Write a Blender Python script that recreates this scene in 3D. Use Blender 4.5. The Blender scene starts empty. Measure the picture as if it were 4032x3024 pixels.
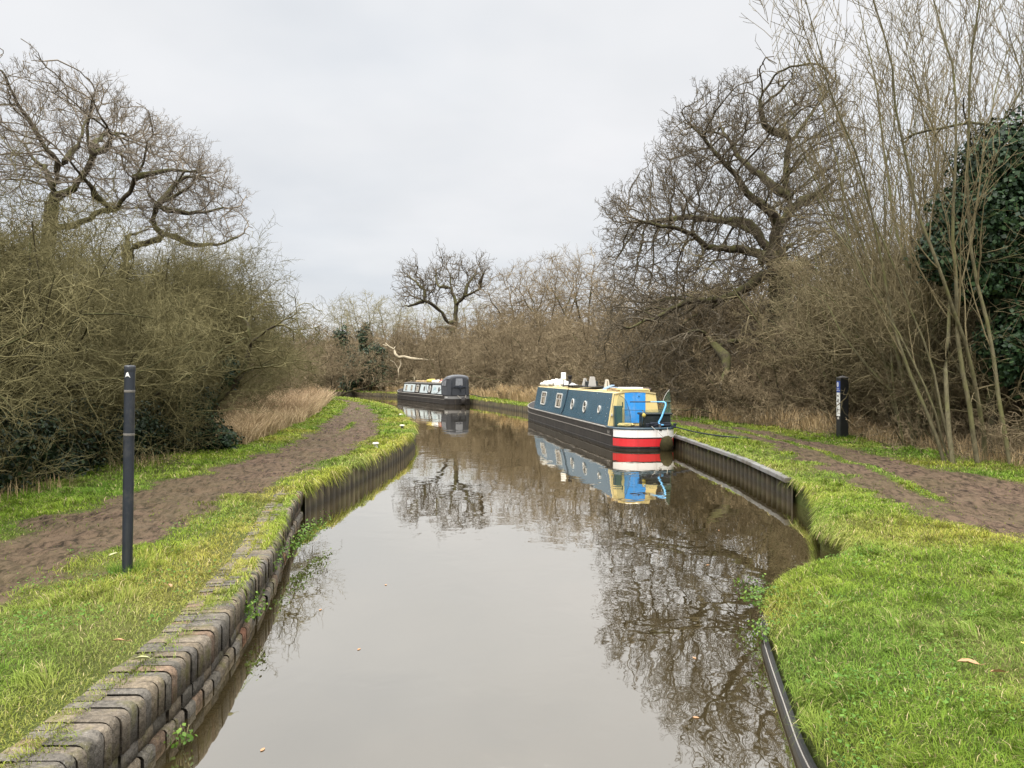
import bpy, bmesh, math, random
import numpy as np
from mathutils import Vector

random.seed(7)
rng = np.random.default_rng(11)
PI = math.pi
scn = bpy.context.scene
COL = scn.collection

# ------------------------------------------------------------------ camera, sky, sun, exposure
EYE = 2.33
cam_data = bpy.data.cameras.new('camera')
cam_data.sensor_width = 36.0
cam_data.lens = 27.03
cam_data.clip_start = 0.05
cam_data.clip_end = 2000
cam = bpy.data.objects.new('camera', cam_data)
COL.objects.link(cam)
cam.location = (0, 0, EYE)
cam.rotation_euler = (math.radians(90 - 0.67), 0, 0)
scn.camera = cam

scn.view_settings.view_transform = 'Standard'
scn.view_settings.look = 'None'
scn.view_settings.exposure = 0.0
scn.view_settings.gamma = 1.0
scn.cycles.max_bounces = 5
scn.cycles.diffuse_bounces = 2
scn.cycles.glossy_bounces = 3
scn.cycles.transparent_max_bounces = 8
scn.cycles.transmission_bounces = 3
scn.cycles.caustics_reflective = False
scn.cycles.caustics_refractive = False

SUN_EL, SUN_AZ = math.radians(48), math.radians(200)
world = bpy.data.worlds.new('World')
scn.world = world
world.use_nodes = True


class NT:
    """tiny node-tree helper"""
    def __init__(self, tree):
        self.t = tree
        tree.nodes.clear()
    def n(self, typ, ins=None, **props):
        nd = self.t.nodes.new(typ)
        for k, v in props.items():
            setattr(nd, k, v)
        for k, v in (ins or {}).items():
            s = nd.inputs[k]
            if hasattr(v, 'is_output'):
                self.t.links.new(v, s)
            else:
                s.default_value = v
        return nd
    def math(self, op, a, b=0.0, clamp=False):
        return self.n('ShaderNodeMath', {0: a, 1: b}, operation=op, use_clamp=clamp).outputs[0]
    def ramp(self, fac, stops, interp='LINEAR'):
        nd = self.n('ShaderNodeValToRGB', {'Fac': fac})
        cr = nd.color_ramp
        cr.interpolation = interp
        while len(cr.elements) < len(stops):
            cr.elements.new(0.5)
        for e, (p, c) in zip(cr.elements, stops):
            e.position = p
            e.color = (c[0], c[1], c[2], 1) if isinstance(c, (tuple, list)) else (c, c, c, 1)
        return nd.outputs['Color']
    def mix(self, fac, a, b, blend='MIX'):
        nd = self.n('ShaderNodeMix', data_type='RGBA', blend_type=blend)
        for s, v in ((nd.inputs[0], fac), (nd.inputs[6], a), (nd.inputs[7], b)):
            if hasattr(v, 'is_output'):
                self.t.links.new(v, s)
            elif isinstance(v, (tuple, list)):
                s.default_value = (v[0], v[1], v[2], 1)
            else:
                s.default_value = v
        return nd.outputs[2]
    def noise(self, vec=None, scale=5.0, detail=4.0, rough=0.55, out='Fac', dist=0.0):
        ins = {'Scale': scale, 'Detail': detail, 'Roughness': rough, 'Distortion': dist}
        if vec is not None:
            ins['Vector'] = vec
        return self.n('ShaderNodeTexNoise', ins).outputs[out]


w = NT(world.node_tree)
tc = w.n('ShaderNodeTexCoord').outputs['Generated']
sky = w.n('ShaderNodeTexSky', sky_type='NISHITA', sun_disc=False, sun_elevation=SUN_EL, sun_rotation=SUN_AZ)
bg_sky = w.n('ShaderNodeBackground', {'Color': sky.outputs[0], 'Strength': 0.1})
sep = w.n('ShaderNodeSeparateXYZ', {0: tc})
zc = w.math('MAXIMUM', sep.outputs[2], 0.0)
den = w.math('ADD', zc, 0.22)
pv = w.n('ShaderNodeCombineXYZ', {0: w.math('DIVIDE', sep.outputs[0], den), 1: w.math('DIVIDE', sep.outputs[1], den), 2: 0.0}).outputs[0]
cl = w.noise(pv, 0.75, 5.0, 0.5)
cl2 = w.noise(w.n('ShaderNodeVectorMath', {0: pv, 1: (7.3, 2.1, 4.0)}, operation='ADD').outputs[0], 1.7, 4.0, 0.5)
cl_c = w.mix(w.math('MULTIPLY_ADD', cl2, 0.35, ), cl, cl2) if False else cl
tone = w.ramp(cl_c, [(0.30, (0.62, 0.655, 0.70)), (0.50, (0.745, 0.758, 0.778)), (0.70, (0.835, 0.83, 0.84))])
wisp = w.ramp(cl2, [(0.35, 0.965), (0.65, 1.02)])
tone = w.mix(1.0, tone, wisp, 'MULTIPLY')
# overcast: the cloud is several times brighter overhead than near the horizon
lift = w.ramp(zc, [(0.0, (0.166, 0.166, 0.166)), (0.18, (0.166, 0.166, 0.166)), (0.46, (0.178, 0.177, 0.176)), (0.66, (0.82, 0.80, 0.765)), (1.0, (1.0, 0.97, 0.92))])
tone = w.mix(1.0, tone, lift, 'MULTIPLY')
bg_cl = w.n('ShaderNodeBackground', {'Color': tone, 'Strength': 6.9})
mixw = w.n('ShaderNodeMixShader', {0: 0.93, 1: bg_sky.outputs[0], 2: bg_cl.outputs[0]})
w.n('ShaderNodeOutputWorld', {0: mixw.outputs[0]})

sun_data = bpy.data.lights.new('sun', 'SUN')
sun_data.energy = 3.0
sun_data.angle = math.radians(35)
sun_data.color = (1.0, 0.965, 0.91)
sun = bpy.data.objects.new('sun', sun_data)
COL.objects.link(sun)
# light comes from behind the camera's left shoulder, high up
sd = Vector((math.sin(SUN_AZ) * math.cos(SUN_EL), math.cos(SUN_AZ) * math.cos(SUN_EL), math.sin(SUN_EL)))
sun.rotation_euler = sd.to_track_quat('Z', 'Y').to_euler()

# ------------------------------------------------------------------ materials
def material(name, build):
    m = bpy.data.materials.new(name)
    m.use_nodes = True
    t = NT(m.node_tree)
    sh = build(t)
    t.n('ShaderNodeOutputMaterial', {'Surface': sh})
    return m

def geo_pos(t):
    return t.n('ShaderNodeNewGeometry').outputs['Position']

def bump(t, h, strength=0.5, dist=0.02):
    return t.n('ShaderNodeBump', {'Height': h, 'Strength': strength, 'Distance': dist}).outputs['Normal']

def pbsdf(t, col, rough=0.6, spec=0.5, metal=0.0, normal=None):
    ins = {'Roughness': rough, 'Specular IOR Level': spec, 'Metallic': metal}
    ins['Base Color'] = col if hasattr(col, 'is_output') else (col[0], col[1], col[2], 1)
    if normal is not None:
        ins['Normal'] = normal
    return t.n('ShaderNodeBsdfPrincipled', ins).outputs[0]

def worn(name, col, rough=0.5, var=0.25, scale=6.0, dirt=None, dirt_amt=0.3, spec=0.5, bmp=0.0, streak=0.0, streak_col=(0.12, 0.075, 0.04)):
    """paint or plastic with uneven tone and some dirt"""
    def b(t):
        obj = t.n('ShaderNodeTexCoord').outputs['Object']
        n1 = t.noise(obj, scale, 5, 0.6)
        lo = tuple(c * (1 - var) for c in col)
        hi = tuple(min(1, c * (1 + var)) for c in col)
        c = t.mix(n1, lo, hi)
        if dirt:
            n2 = t.noise(obj, scale * 0.6, 6, 0.7)
            f = t.ramp(n2, [(0.52, 0.0), (0.72, dirt_amt)])
            c = t.mix(f, c, dirt)
        if streak:
            sv = t.n('ShaderNodeVectorMath', {0: obj, 1: (7.0, 7.0, 0.5)}, operation='MULTIPLY').outputs[0]
            n3 = t.noise(sv, 1.0, 5, 0.65)
            c = t.mix(t.ramp(n3, [(0.54, 0.0), (0.74, streak)]), c, streak_col)
        nr = bump(t, t.noise(obj, scale * 5, 3, 0.6), bmp, 0.01) if bmp else None
        r = t.math('MULTIPLY_ADD', n1, 0.2)
        r = t.math('ADD', t.math('MULTIPLY', n1, 0.25), rough - 0.12)
        return pbsdf(t, c, r, spec, 0.0, nr)
    return material(name, b)

def bark(name, dark, light, moss=None, scale=6.0, moss_amt=0.7):
    def b(t):
        p = geo_pos(t)
        sv = t.n('ShaderNodeVectorMath', {0: p, 1: (1, 1, 0.35)}, operation='MULTIPLY').outputs[0]
        n1 = t.noise(sv, scale * 3, 5, 0.65)
        c = t.mix(t.ramp(n1, [(0.3, 0.0), (0.7, 1.0)]), dark, light)
        if moss:
            nz = t.n('ShaderNodeSeparateXYZ', {0: t.n('ShaderNodeNewGeometry').outputs['Normal']}).outputs[2]
            n2 = t.noise(p, scale * 0.35, 4, 0.6)
            f = t.math('MULTIPLY', t.ramp(t.math('ADD', n2, t.math('MULTIPLY', nz, 0.16)), [(0.45, 0.0), (0.62, 1.0)]), moss_amt)
            c = t.mix(f, c, moss)
        return pbsdf(t, c, 0.9, 0.15, 0.0, bump(t, n1, 0.7, 0.03))
    return material(name, b)

def twig(name, a, b2, scale=0.7):
    def b(t):
        p = geo_pos(t)
        n1 = t.noise(p, scale, 3, 0.6)
        n2 = t.noise(p, 9.0, 2, 0.6)
        f = t.math('ADD', t.math('MULTIPLY', n1, 0.8), t.math('MULTIPLY', n2, 0.5))
        c = t.mix(t.ramp(f, [(0.42, 0.0), (0.85, 1.0)]), a, b2)
        return pbsdf(t, c, 0.85, 0.12)
    return material(name, b)

M = {}
M['oak_bark'] = bark('oak_bark', (0.028, 0.022, 0.016), (0.075, 0.06, 0.042), (0.085, 0.085, 0.03))
M['pale_oak_twig'] = twig('pale_oak_twig', (0.12, 0.10, 0.075), (0.25, 0.21, 0.16))
M['oak_twig'] = twig('oak_twig', (0.070, 0.058, 0.040), (0.155, 0.128, 0.09))
M['ash_bark'] = bark('ash_bark', (0.06, 0.053, 0.03), (0.17, 0.15, 0.09), (0.13, 0.13, 0.05), 5.0, 0.7)
M['ash_twig'] = twig('ash_twig', (0.09, 0.072, 0.04), (0.235, 0.195, 0.11))
M['thorn_bark'] = bark('thorn_bark', (0.03, 0.026, 0.016), (0.07, 0.06, 0.035), (0.08, 0.085, 0.03), 8.0)
M['thorn_twig'] = twig('thorn_twig', (0.062, 0.057, 0.024), (0.195, 0.170, 0.082))
M['scrub_twig'] = twig('scrub_twig', (0.065, 0.047, 0.027), (0.31, 0.245, 0.15))
M['pale_twig'] = twig('pale_twig', (0.16, 0.145, 0.085), (0.30, 0.27, 0.16))
M['dead_wood'] = bark('dead_wood', (0.30, 0.25, 0.17), (0.50, 0.43, 0.31), None)
M['black_paint'] = worn('black_paint', (0.012, 0.0125, 0.013), 0.55, 0.4, 7, (0.05, 0.045, 0.038), 0.5)
M['post_plastic'] = worn('post_plastic', (0.014, 0.018, 0.026), 0.42, 0.5, 5, (0.075, 0.072, 0.066), 0.8, 0.5, 0.1, 0.6, (0.06, 0.06, 0.058))
M['hull_black'] = worn('hull_black', (0.015, 0.0125, 0.011), 0.6, 0.45, 3, (0.05, 0.042, 0.035), 0.6, 0.25, 0.0, 0.6, (0.075, 0.058, 0.042))
M['cabin_blue'] = worn('cabin_blue', (0.040, 0.102, 0.152), 0.22, 0.10, 0.9, (0.05, 0.115, 0.17), 0.25, 0.6, 0.0, 0.35, (0.075, 0.11, 0.13))
M['cream'] = worn('cream', (0.76, 0.60, 0.26), 0.45, 0.08, 4, (0.5, 0.38, 0.18), 0.35, 0.5, 0.0, 0.35, (0.36, 0.26, 0.13))
M['roof_cream'] = worn('roof_cream', (0.62, 0.50, 0.26), 0.6, 0.15, 2.5, (0.28, 0.22, 0.13), 0.6)
M['door_blue'] = worn('door_blue', (0.035, 0.29, 0.74), 0.4, 0.12, 4, (0.45, 0.5, 0.58), 0.5, 0.5, 0.0, 0.35, (0.22, 0.36, 0.52))
M['tiller_blue'] = worn('tiller_blue', (0.13, 0.42, 0.74), 0.35, 0.1, 5, (0.4, 0.5, 0.6), 0.3)
M['white_paint'] = worn('white_paint', (0.82, 0.80, 0.77), 0.4, 0.05, 4, (0.6, 0.55, 0.48), 0.25, 0.5, 0.0, 0.4, (0.46, 0.38, 0.29))
M['red_paint'] = worn('red_paint', (0.58, 0.022, 0.028), 0.38, 0.14, 3, (0.40, 0.06, 0.05), 0.4, 0.5, 0.0, 0.45, (0.22, 0.03, 0.025))
M['strake_grey'] = worn('strake_grey', (0.30, 0.28, 0.25), 0.6, 0.2, 4, (0.12, 0.1, 0.08), 0.6)
M['teal_dark'] = worn('teal_dark', (0.018, 0.06, 0.075), 0.4, 0.2, 5)
M['navy_rim'] = worn('navy_rim', (0.03, 0.062, 0.085), 0.4, 0.25, 5, (0.15, 0.16, 0.15), 0.4)
M['frame_metal'] = worn('frame_metal', (0.60, 0.58, 0.53), 0.4, 0.1, 6, (0.4, 0.37, 0.3), 0.3)
M['curtain'] = worn('curtain', (0.30, 0.26, 0.20), 0.8, 0.2, 9)
M['window_glass'] = worn('window_glass', (0.035, 0.032, 0.027), 0.15, 0.6, 5, None, 0.3, 0.12)
M['panel_grey'] = worn('panel_grey', (0.50, 0.56, 0.57), 0.42, 0.06, 3, (0.38, 0.42, 0.42), 0.35)
M['roof_grey'] = worn('roof_grey', (0.20, 0.19, 0.18), 0.6, 0.15, 3)
M['canvas_hood'] = worn('canvas_hood', (0.035, 0.038, 0.045), 0.75, 0.25, 3.5, (0.075, 0.078, 0.085), 0.6, 0.35, 0.3)
M['canvas_top'] = worn('canvas_top', (0.11, 0.115, 0.125), 0.75, 0.15, 3.5, None, 0.3, 0.35, 0.3)
M['clear_vinyl'] = worn('clear_vinyl', (0.22, 0.23, 0.25), 0.08, 0.45, 4)
M['solar_black'] = worn('solar_black', (0.010, 0.011, 0.015), 0.15, 0.3, 4)
M['tarp_white'] = worn('tarp_white', (0.74, 0.73, 0.70), 0.5, 0.08, 4, (0.55, 0.47, 0.28), 0.4, 0.4, 0.4)
M['fender'] = worn('fender', (0.035, 0.03, 0.014), 0.95, 0.5, 14, (0.07, 0.065, 0.02), 0.6, 0.1, 0.9)
M['rope_dark'] = worn('rope_dark', (0.012, 0.016, 0.026), 0.9, 0.4, 20)
M['rope_pale'] = worn('rope_pale', (0.42, 0.38, 0.32), 0.9, 0.2, 20)
M['crate_dark'] = worn('crate_dark', (0.012, 0.018, 0.019), 0.45, 0.3, 8)
M['grey_plastic'] = worn('grey_plastic', (0.50, 0.47, 0.42), 0.5, 0.12, 6, (0.3, 0.27, 0.22), 0.4)
M['blue_box'] = worn('blue_box', (0.20, 0.30, 0.42), 0.4, 0.2, 5)
M['navy_cloth'] = worn('navy_cloth', (0.02, 0.03, 0.16), 0.8, 0.2, 5)
M['yellow_cloth'] = worn('yellow_cloth', (0.46, 0.37, 0.08), 0.8, 0.2, 5)
M['red_cloth'] = worn('red_cloth', (0.50, 0.12, 0.10), 0.8, 0.2, 5)
M['log_wood'] = worn('log_wood', (0.40, 0.29, 0.16), 0.85, 0.35, 8, (0.2, 0.14, 0.08), 0.5)
M['rail_wood'] = worn('rail_wood', (0.24, 0.20, 0.13), 0.85, 0.3, 6)
M['sign_blue'] = worn('sign_blue', (0.02, 0.07, 0.36), 0.35, 0.08, 6)
M['sign_white'] = worn('sign_white', (0.82, 0.81, 0.77), 0.4, 0.03, 6)
M['name_blue'] = worn('name_blue', (0.12, 0.30, 0.36), 0.5, 0.1, 6)
M['dark_text'] = worn('dark_text', (0.02, 0.02, 0.02), 0.6, 0.1, 6)
M['leaf_brown'] = worn('leaf_brown', (0.36, 0.20, 0.10), 0.7, 0.3, 30)
M['leaf_pale'] = worn('leaf_pale', (0.40, 0.40, 0.20), 0.6, 0.25, 30)
M['petal'] = worn('petal', (0.72, 0.66, 0.12), 0.6, 0.1, 20)

def b_net(t):
    uv = t.n('ShaderNodeTexCoord').outputs['Object']
    c = pbsdf(t, (0.09, 0.16, 0.11), 0.8, 0.2)
    tr = t.n('ShaderNodeBsdfTransparent').outputs[0]
    n = t.noise(uv, 3.0, 4, 0.6)
    f = t.math('ADD', t.math('MULTIPLY', n, 0.24), 0.08)
    return t.n('ShaderNodeMixShader', {0: f, 1: tr, 2: c}).outputs[0]
M['net_green'] = material('net_green', b_net)

def b_leaf(t):
    a = t.n('ShaderNodeAttribute', attribute_name='tint').outputs['Color']
    d = pbsdf(t, a, 0.75, 0.12)
    tr = t.n('ShaderNodeBsdfTranslucent', {'Color': a}).outputs[0]
    return t.n('ShaderNodeMixShader', {0: 0.28, 1: d, 2: tr}).outputs[0]
M['blade'] = material('blade', b_leaf)

def b_ivy(t):
    a = t.n('ShaderNodeAttribute', attribute_name='tint').outputs['Color']
    return pbsdf(t, a, 0.5, 0.22)
M['ivy_leaf'] = material('ivy_leaf', b_ivy)

def b_tint_solid(t):
    a = t.n('ShaderNodeAttribute', attribute_name='tint').outputs['Color']
    p = geo_pos(t)
    n1 = t.noise(p, 26, 5, 0.65)
    n2 = t.noise(p, 5.5, 4, 0.6)
    c = t.mix(t.ramp(n1, [(0.3, 0.0), (0.7, 1.0)]), t.mix(1.0, a, (0.60, 0.60, 0.60), 'MULTIPLY'), t.mix(1.0, a, (1.65, 1.62, 1.55), 'MULTIPLY'))
    c = t.mix(t.ramp(n2, [(0.54, 0.0), (0.66, 0.6)]), c, (0.13, 0.12, 0.035))
    c = t.mix(t.ramp(t.noise(p, 60, 3, 0.6), [(0.62, 0.0), (0.75, 0.5)]), c, (0.42, 0.40, 0.36))
    return pbsdf(t, c, 0.85, 0.25, 0.0, bump(t, t.math('ADD', n1, n2), 1.0, 0.03))
M['old_brick'] = material('old_brick', b_tint_solid)

def b_piling(t):
    p = geo_pos(t)
    sv = t.n('ShaderNodeVectorMath', {0: p, 1: (6, 6, 1.2)}, operation='MULTIPLY').outputs[0]
    n1 = t.noise(sv, 1.2, 5, 0.65)
    n2 = t.noise(p, 2.2, 5, 0.65)
    c = t.mix(t.ramp(n1, [(0.3, 0.0), (0.72, 1.0)]), (0.018, 0.014, 0.008), (0.095, 0.074, 0.038))
    c = t.mix(t.ramp(n2, [(0.5, 0.0), (0.7, 0.6)]), c, (0.07, 0.075, 0.025))
    z = t.n('ShaderNodeSeparateXYZ', {0: p}).outputs[2]
    wet = t.ramp(t.math('ADD', z, t.math('MULTIPLY', n2, 0.10)), [(0.10, 1.0), (0.20, 0.0)])
    c = t.mix(t.math('MULTIPLY', wet, 0.75), c, (0.022, 0.018, 0.012))
    return pbsdf(t, c, 0.75, 0.25, 0.0, bump(t, n1, 0.5, 0.02))
M['piling'] = material('piling', b_piling)

def b_galv(t):
    p = geo_pos(t)
    n = t.noise(p, 3.5, 5, 0.65)
    c = t.mix(n, (0.11, 0.11, 0.108), (0.27, 0.27, 0.26))
    c = t.mix(t.ramp(t.noise(p, 1.1, 5, 0.7), [(0.50, 0.0), (0.62, 0.85)]), c, (0.06, 0.048, 0.026))
    return pbsdf(t, c, 0.5, 0.5, 0.0, bump(t, n, 0.3, 0.01))
M['galv'] = material('galv', b_galv)

def b_ground(t):
    p = geo_pos(t)
    a = t.n('ShaderNodeAttribute', attribute_name='tint')
    mk = t.n('ShaderNodeSeparateColor', {0: a.outputs['Color']}).outputs
    mud, dry = mk[0], mk[1]
    n1 = t.noise(p, 2.2, 6, 0.65)
    n2 = t.noise(p, 14, 5, 0.65)
    n3 = t.noise(p, 45, 4, 0.6)
    vo = t.n('ShaderNodeTexVoronoi', {'Vector': p, 'Scale': 6.5, 'Randomness': 1.0}, feature='SMOOTH_F1').outputs['Distance']
    sv = t.n('ShaderNodeVectorMath', {0: p, 1: (11.0, 4.0, 9.0)}, operation='MULTIPLY').outputs[0]
    clod = t.noise(sv, 1.0, 6, 0.72, dist=0.6)
    mudc = t.mix(t.ramp(clod, [(0.38, 0.0), (0.56, 1.0)]), (0.017, 0.011, 0.0075), (0.118, 0.080, 0.054))
    mudc = t.mix(t.ramp(n1, [(0.48, 0.0), (0.68, 0.5)]), mudc, (0.145, 0.099, 0.068))
    mudc = t.mix(t.ramp(t.noise(p, 0.55, 4, 0.6), [(0.40, 0.0), (0.62, 0.35)]), mudc, (0.075, 0.068, 0.028))
    grs = t.mix(n2, (0.040, 0.055, 0.012), (0.085, 0.10, 0.025))
    grs = t.mix(dry, grs, (0.17, 0.135, 0.05))
    f = t.math('ADD', mud, t.math('MULTIPLY', t.math('SUBTRACT', n2, 0.5), 0.9))
    f = t.ramp(f, [(0.36, 0.0), (0.62, 1.0)])
    c = t.mix(f, grs, mudc)
    h = t.math('ADD', t.math('MULTIPLY', clod, 1.3), t.math('ADD', t.math('MULTIPLY', n3, 0.5), t.math('MULTIPLY', vo, 0.7)))
    rough = t.math('SUBTRACT', 0.9, t.math('MULTIPLY', f, t.ramp(n1, [(0.55, 0.03), (0.72, 0.40)])))
    return pbsdf(t, c, rough, 0.14, 0.0, bump(t, h, 0.75, 0.06))
M['ground'] = material('ground', b_ground)

def b_water(t):
    p = geo_pos(t)
    s1 = t.n('ShaderNodeVectorMath', {0: p, 1: (1.0, 0.8, 1.0)}, operation='MULTIPLY').outputs[0]
    n1 = t.noise(s1, 1.0, 2.5, 0.5, dist=0.4)
    n2 = t.noise(s1, 4.2, 2.0, 0.5, dist=0.3)
    patch = t.ramp(t.noise(p, 0.16, 2, 0.5), [(0.38, 0.25), (0.62, 1.0)])
    h = t.math('ADD', n1, t.math('MULTIPLY', n2, 0.20))
    h = t.math('MULTIPLY', h, patch)
    nr = bump(t, h, 0.75, 0.012)
    fr = t.n('ShaderNodeFresnel', {'IOR': 1.33, 'Normal': nr}).outputs[0]
    fac = t.math('POWER', fr, 0.23, True)
    mud = t.mix(t.noise(p, 0.5, 3, 0.6), (0.040, 0.030, 0.013), (0.052, 0.040, 0.018))
    d = t.n('ShaderNodeBsdfDiffuse', {'Color': mud}).outputs[0]
    g = t.n('ShaderNodeBsdfGlossy', {'Color': (0.985, 0.95, 0.89, 1), 'Roughness': 0.015, 'Normal': nr}).outputs[0]
    return t.n('ShaderNodeMixShader', {0: fac, 1: d, 2: g}).outputs[0]
M['water'] = material('water', b_water)

# ------------------------------------------------------------------ object helpers
def tag(o, label=None, cat=None, group=None, kind=None):
    if label: o['label'] = label
    if cat: o['category'] = cat
    if group: o['group'] = group
    if kind: o['kind'] = kind
    return o

def empty(name, loc=(0, 0, 0), rz=0.0):
    o = bpy.data.objects.new(name, None)
    o.empty_display_size = 0.3
    COL.objects.link(o)
    o.location = loc
    o.rotation_euler = (0, 0, rz)
    return o

def link_mesh(name, me, mat, parent=None):
    o = bpy.data.objects.new(name, me)
    if mat is not None and not me.materials:
        me.materials.append(mat)
    COL.objects.link(o)
    if parent is not None:
        o.parent = parent
    return o

def np_mesh(name, verts, quads, smooth=True, tint=None):
    me = bpy.data.meshes.new(name)
    verts = np.asarray(verts, dtype=np.float32).reshape(-1, 3)
    quads = np.asarray(quads, dtype=np.int32).reshape(-1, 4)
    me.vertices.add(len(verts))
    me.vertices.foreach_set('co', verts.ravel())
    me.loops.add(quads.size)
    me.loops.foreach_set('vertex_index', quads.ravel())
    me.polygons.add(len(quads))
    me.polygons.foreach_set('loop_start', np.arange(0, quads.size, 4, dtype=np.int32))
    if smooth:
        me.polygons.foreach_set('use_smooth', np.ones(len(quads), dtype=bool))
    me.update(calc_edges=True)
    if tint is not None:
        at = me.color_attributes.new('tint', 'FLOAT_COLOR', 'POINT')
        c = np.ones((len(verts), 4), dtype=np.float32)
        c[:, :3] = tint
        at.data.foreach_set('color', c.ravel())
    return me

class BM:
    """collects shapes into one mesh"""
    def __init__(self):
        self.b = bmesh.new()
    def poly(self, pts):
        return self.b.faces.new([self.b.verts.new(p) for p in pts])
    def slab(self, pts, off):
        """closed prism: polygon pts pushed along vector off"""
        off = Vector(off)
        a = [self.b.verts.new(Vector(p)) for p in pts]
        c = [self.b.verts.new(Vector(p) + off) for p in pts]
        n = len(a)
        self.b.faces.new(c)
        self.b.faces.new(a[::-1])
        for i in range(n):
            self.b.faces.new((a[i], a[(i + 1) % n], c[(i + 1) % n], c[i]))
    def ring(self, outer, inner, off):
        off = Vector(off)
        n = len(outer)
        V = self.b.verts.new
        o0 = [V(Vector(p)) for p in outer]; o1 = [V(Vector(p) + off) for p in outer]
        i0 = [V(Vector(p)) for p in inner]; i1 = [V(Vector(p) + off) for p in inner]
        for k in range(n):
            j = (k + 1) % n
            self.b.faces.new((o0[k], o0[j], o1[j], o1[k]))
            self.b.faces.new((o1[k], o1[j], i1[j], i1[k]))
            self.b.faces.new((i1[k], i1[j], i0[j], i0[k]))
    def box(self, c, s, rz=0.0, bev=0.0):
        x, y, z = (v / 2 for v in s)
        cs, sn = math.cos(rz), math.sin(rz)
        k = bev
        lay = [(-z, 1.0 - (k / x if k else 0), 1.0 - (k / y if k else 0)), (-z + k, 1, 1), (z - k, 1, 1), (z, 1.0 - (k / x if k else 0), 1.0 - (k / y if k else 0))] if k else [(-z, 1, 1), (z, 1, 1)]
        rings = []
        for zz, fx, fy in lay:
            r = []
            for sx, sy in ((-1, -1), (1, -1), (1, 1), (-1, 1)):
                px, py = sx * x * fx, sy * y * fy
                r.append(self.b.verts.new((c[0] + px * cs - py * sn, c[1] + px * sn + py * cs, c[2] + zz)))
            rings.append(r)
        self.b.faces.new(rings[0][::-1]); self.b.faces.new(rings[-1])
        for a, d in zip(rings, rings[1:]):
            for i in range(4):
                self.b.faces.new((a[i], a[(i + 1) % 4], d[(i + 1) % 4], d[i]))
    def tube(self, pts, r, sides=8, caps=True):
        pts = [Vector(p) for p in pts]
        rs = r if isinstance(r, (list, tuple)) else [r] * len(pts)
        rings = []
        u = None
        for i, p in enumerate(pts):
            d = (pts[min(i + 1, len(pts) - 1)] - pts[max(i - 1, 0)]).normalized()
            if u is None:
                u = d.orthogonal().normalized()
            u = (u - d * u.dot(d)).normalized()
            v = d.cross(u)
            rings.append([self.b.verts.new(p + (u * math.cos(a) + v * math.sin(a)) * rs[i]) for a in (2 * PI * k / sides for k in range(sides))])
        for a, d in zip(rings, rings[1:]):
            for i in range(sides):
                f = self.b.faces.new((a[i], a[(i + 1) % sides], d[(i + 1) % sides], d[i]))
                f.smooth = True
        if caps:
            self.b.faces.new(rings[0][::-1]); self.b.faces.new(rings[-1])
    def lathe(self, prof, c, sides=20, axis='z'):
        rings = []
        for r, h in prof:
            rr = []
            for k in range(sides):
                a = 2 * PI * k / sides
                rr.append(self.b.verts.new((c[0] + r * math.cos(a), c[1] + r * math.sin(a), c[2] + h)))
            rings.append(rr)
        for a, d in zip(rings, rings[1:]):
            for i in range(sides):
                f = self.b.faces.new((a[i], a[(i + 1) % sides], d[(i + 1) % sides], d[i]))
                f.smooth = True
        self.b.faces.new(rings[0][::-1]); self.b.faces.new(rings[-1])
    def blob(self, c, s, seed=0, amp=0.2, sub=2, freq=2.0):
        v = bmesh.ops.create_icosphere(self.b, subdivisions=sub, radius=1.0)['verts']
        rnd = random.Random(seed)
        ph = [rnd.uniform(0, 6.28) for _ in range(6)]
        for q in v:
            p = q.co
            k = 1 + amp * (math.sin(freq * 2.1 * p.x + ph[0]) * math.sin(freq * 1.7 * p.y + ph[1]) + 0.6 * math.sin(freq * 4.3 * p.z + ph[2] + 3 * p.x) * math.sin(freq * 3.9 * p.y + ph[3]))
            q.co = Vector((c[0] + p.x * k * s[0], c[1] + p.y * k * s[1], c[2] + p.z * k * s[2]))
        for f in {f for q in v for f in q.link_faces}:
            f.smooth = True
    def build(self, name, mat, parent=None):
        bmesh.ops.recalc_face_normals(self.b, faces=self.b.faces[:])
        me = bpy.data.meshes.new(name)
        self.b.to_mesh(me)
        self.b.free()
        return link_mesh(name, me, mat, parent)

def smooth_path(pts, n=40):
    """catmull-rom through pts"""
    P = [Vector(p) for p in pts]
    P = [P[0] * 2 - P[1]] + P + [P[-1] * 2 - P[-2]]
    out = []
    seg = len(P) - 3
    for k in range(n + 1):
        u = k / n * seg
        i = min(int(u), seg - 1)
        f = u - i
        a, b, c, d = P[i:i + 4]
        out.append(0.5 * ((2 * b) + (c - a) * f + (2 * a - 5 * b + 4 * c - d) * f * f + (3 * b - a - 3 * c + d) * f ** 3))
    return out

# value noise
_tab = np.random.default_rng(3).random((256, 256))
def vnoise(x, y):
    x = np.asarray(x, float); y = np.asarray(y, float)
    xi = np.floor(x).astype(int); yi = np.floor(y).astype(int)
    fx = x - xi; fy = y - yi
    fx = fx * fx * (3 - 2 * fx); fy = fy * fy * (3 - 2 * fy)
    g = lambda a, b: _tab[a & 255, b & 255]
    return (g(xi, yi) * (1 - fx) + g(xi + 1, yi) * fx) * (1 - fy) + (g(xi, yi + 1) * (1 - fx) + g(xi + 1, yi + 1) * fx) * fy

def sstep(a, b, x):
    t = np.clip((np.asarray(x, float) - a) / (b - a), 0, 1)
    return t * t * (3 - 2 * t)

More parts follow.
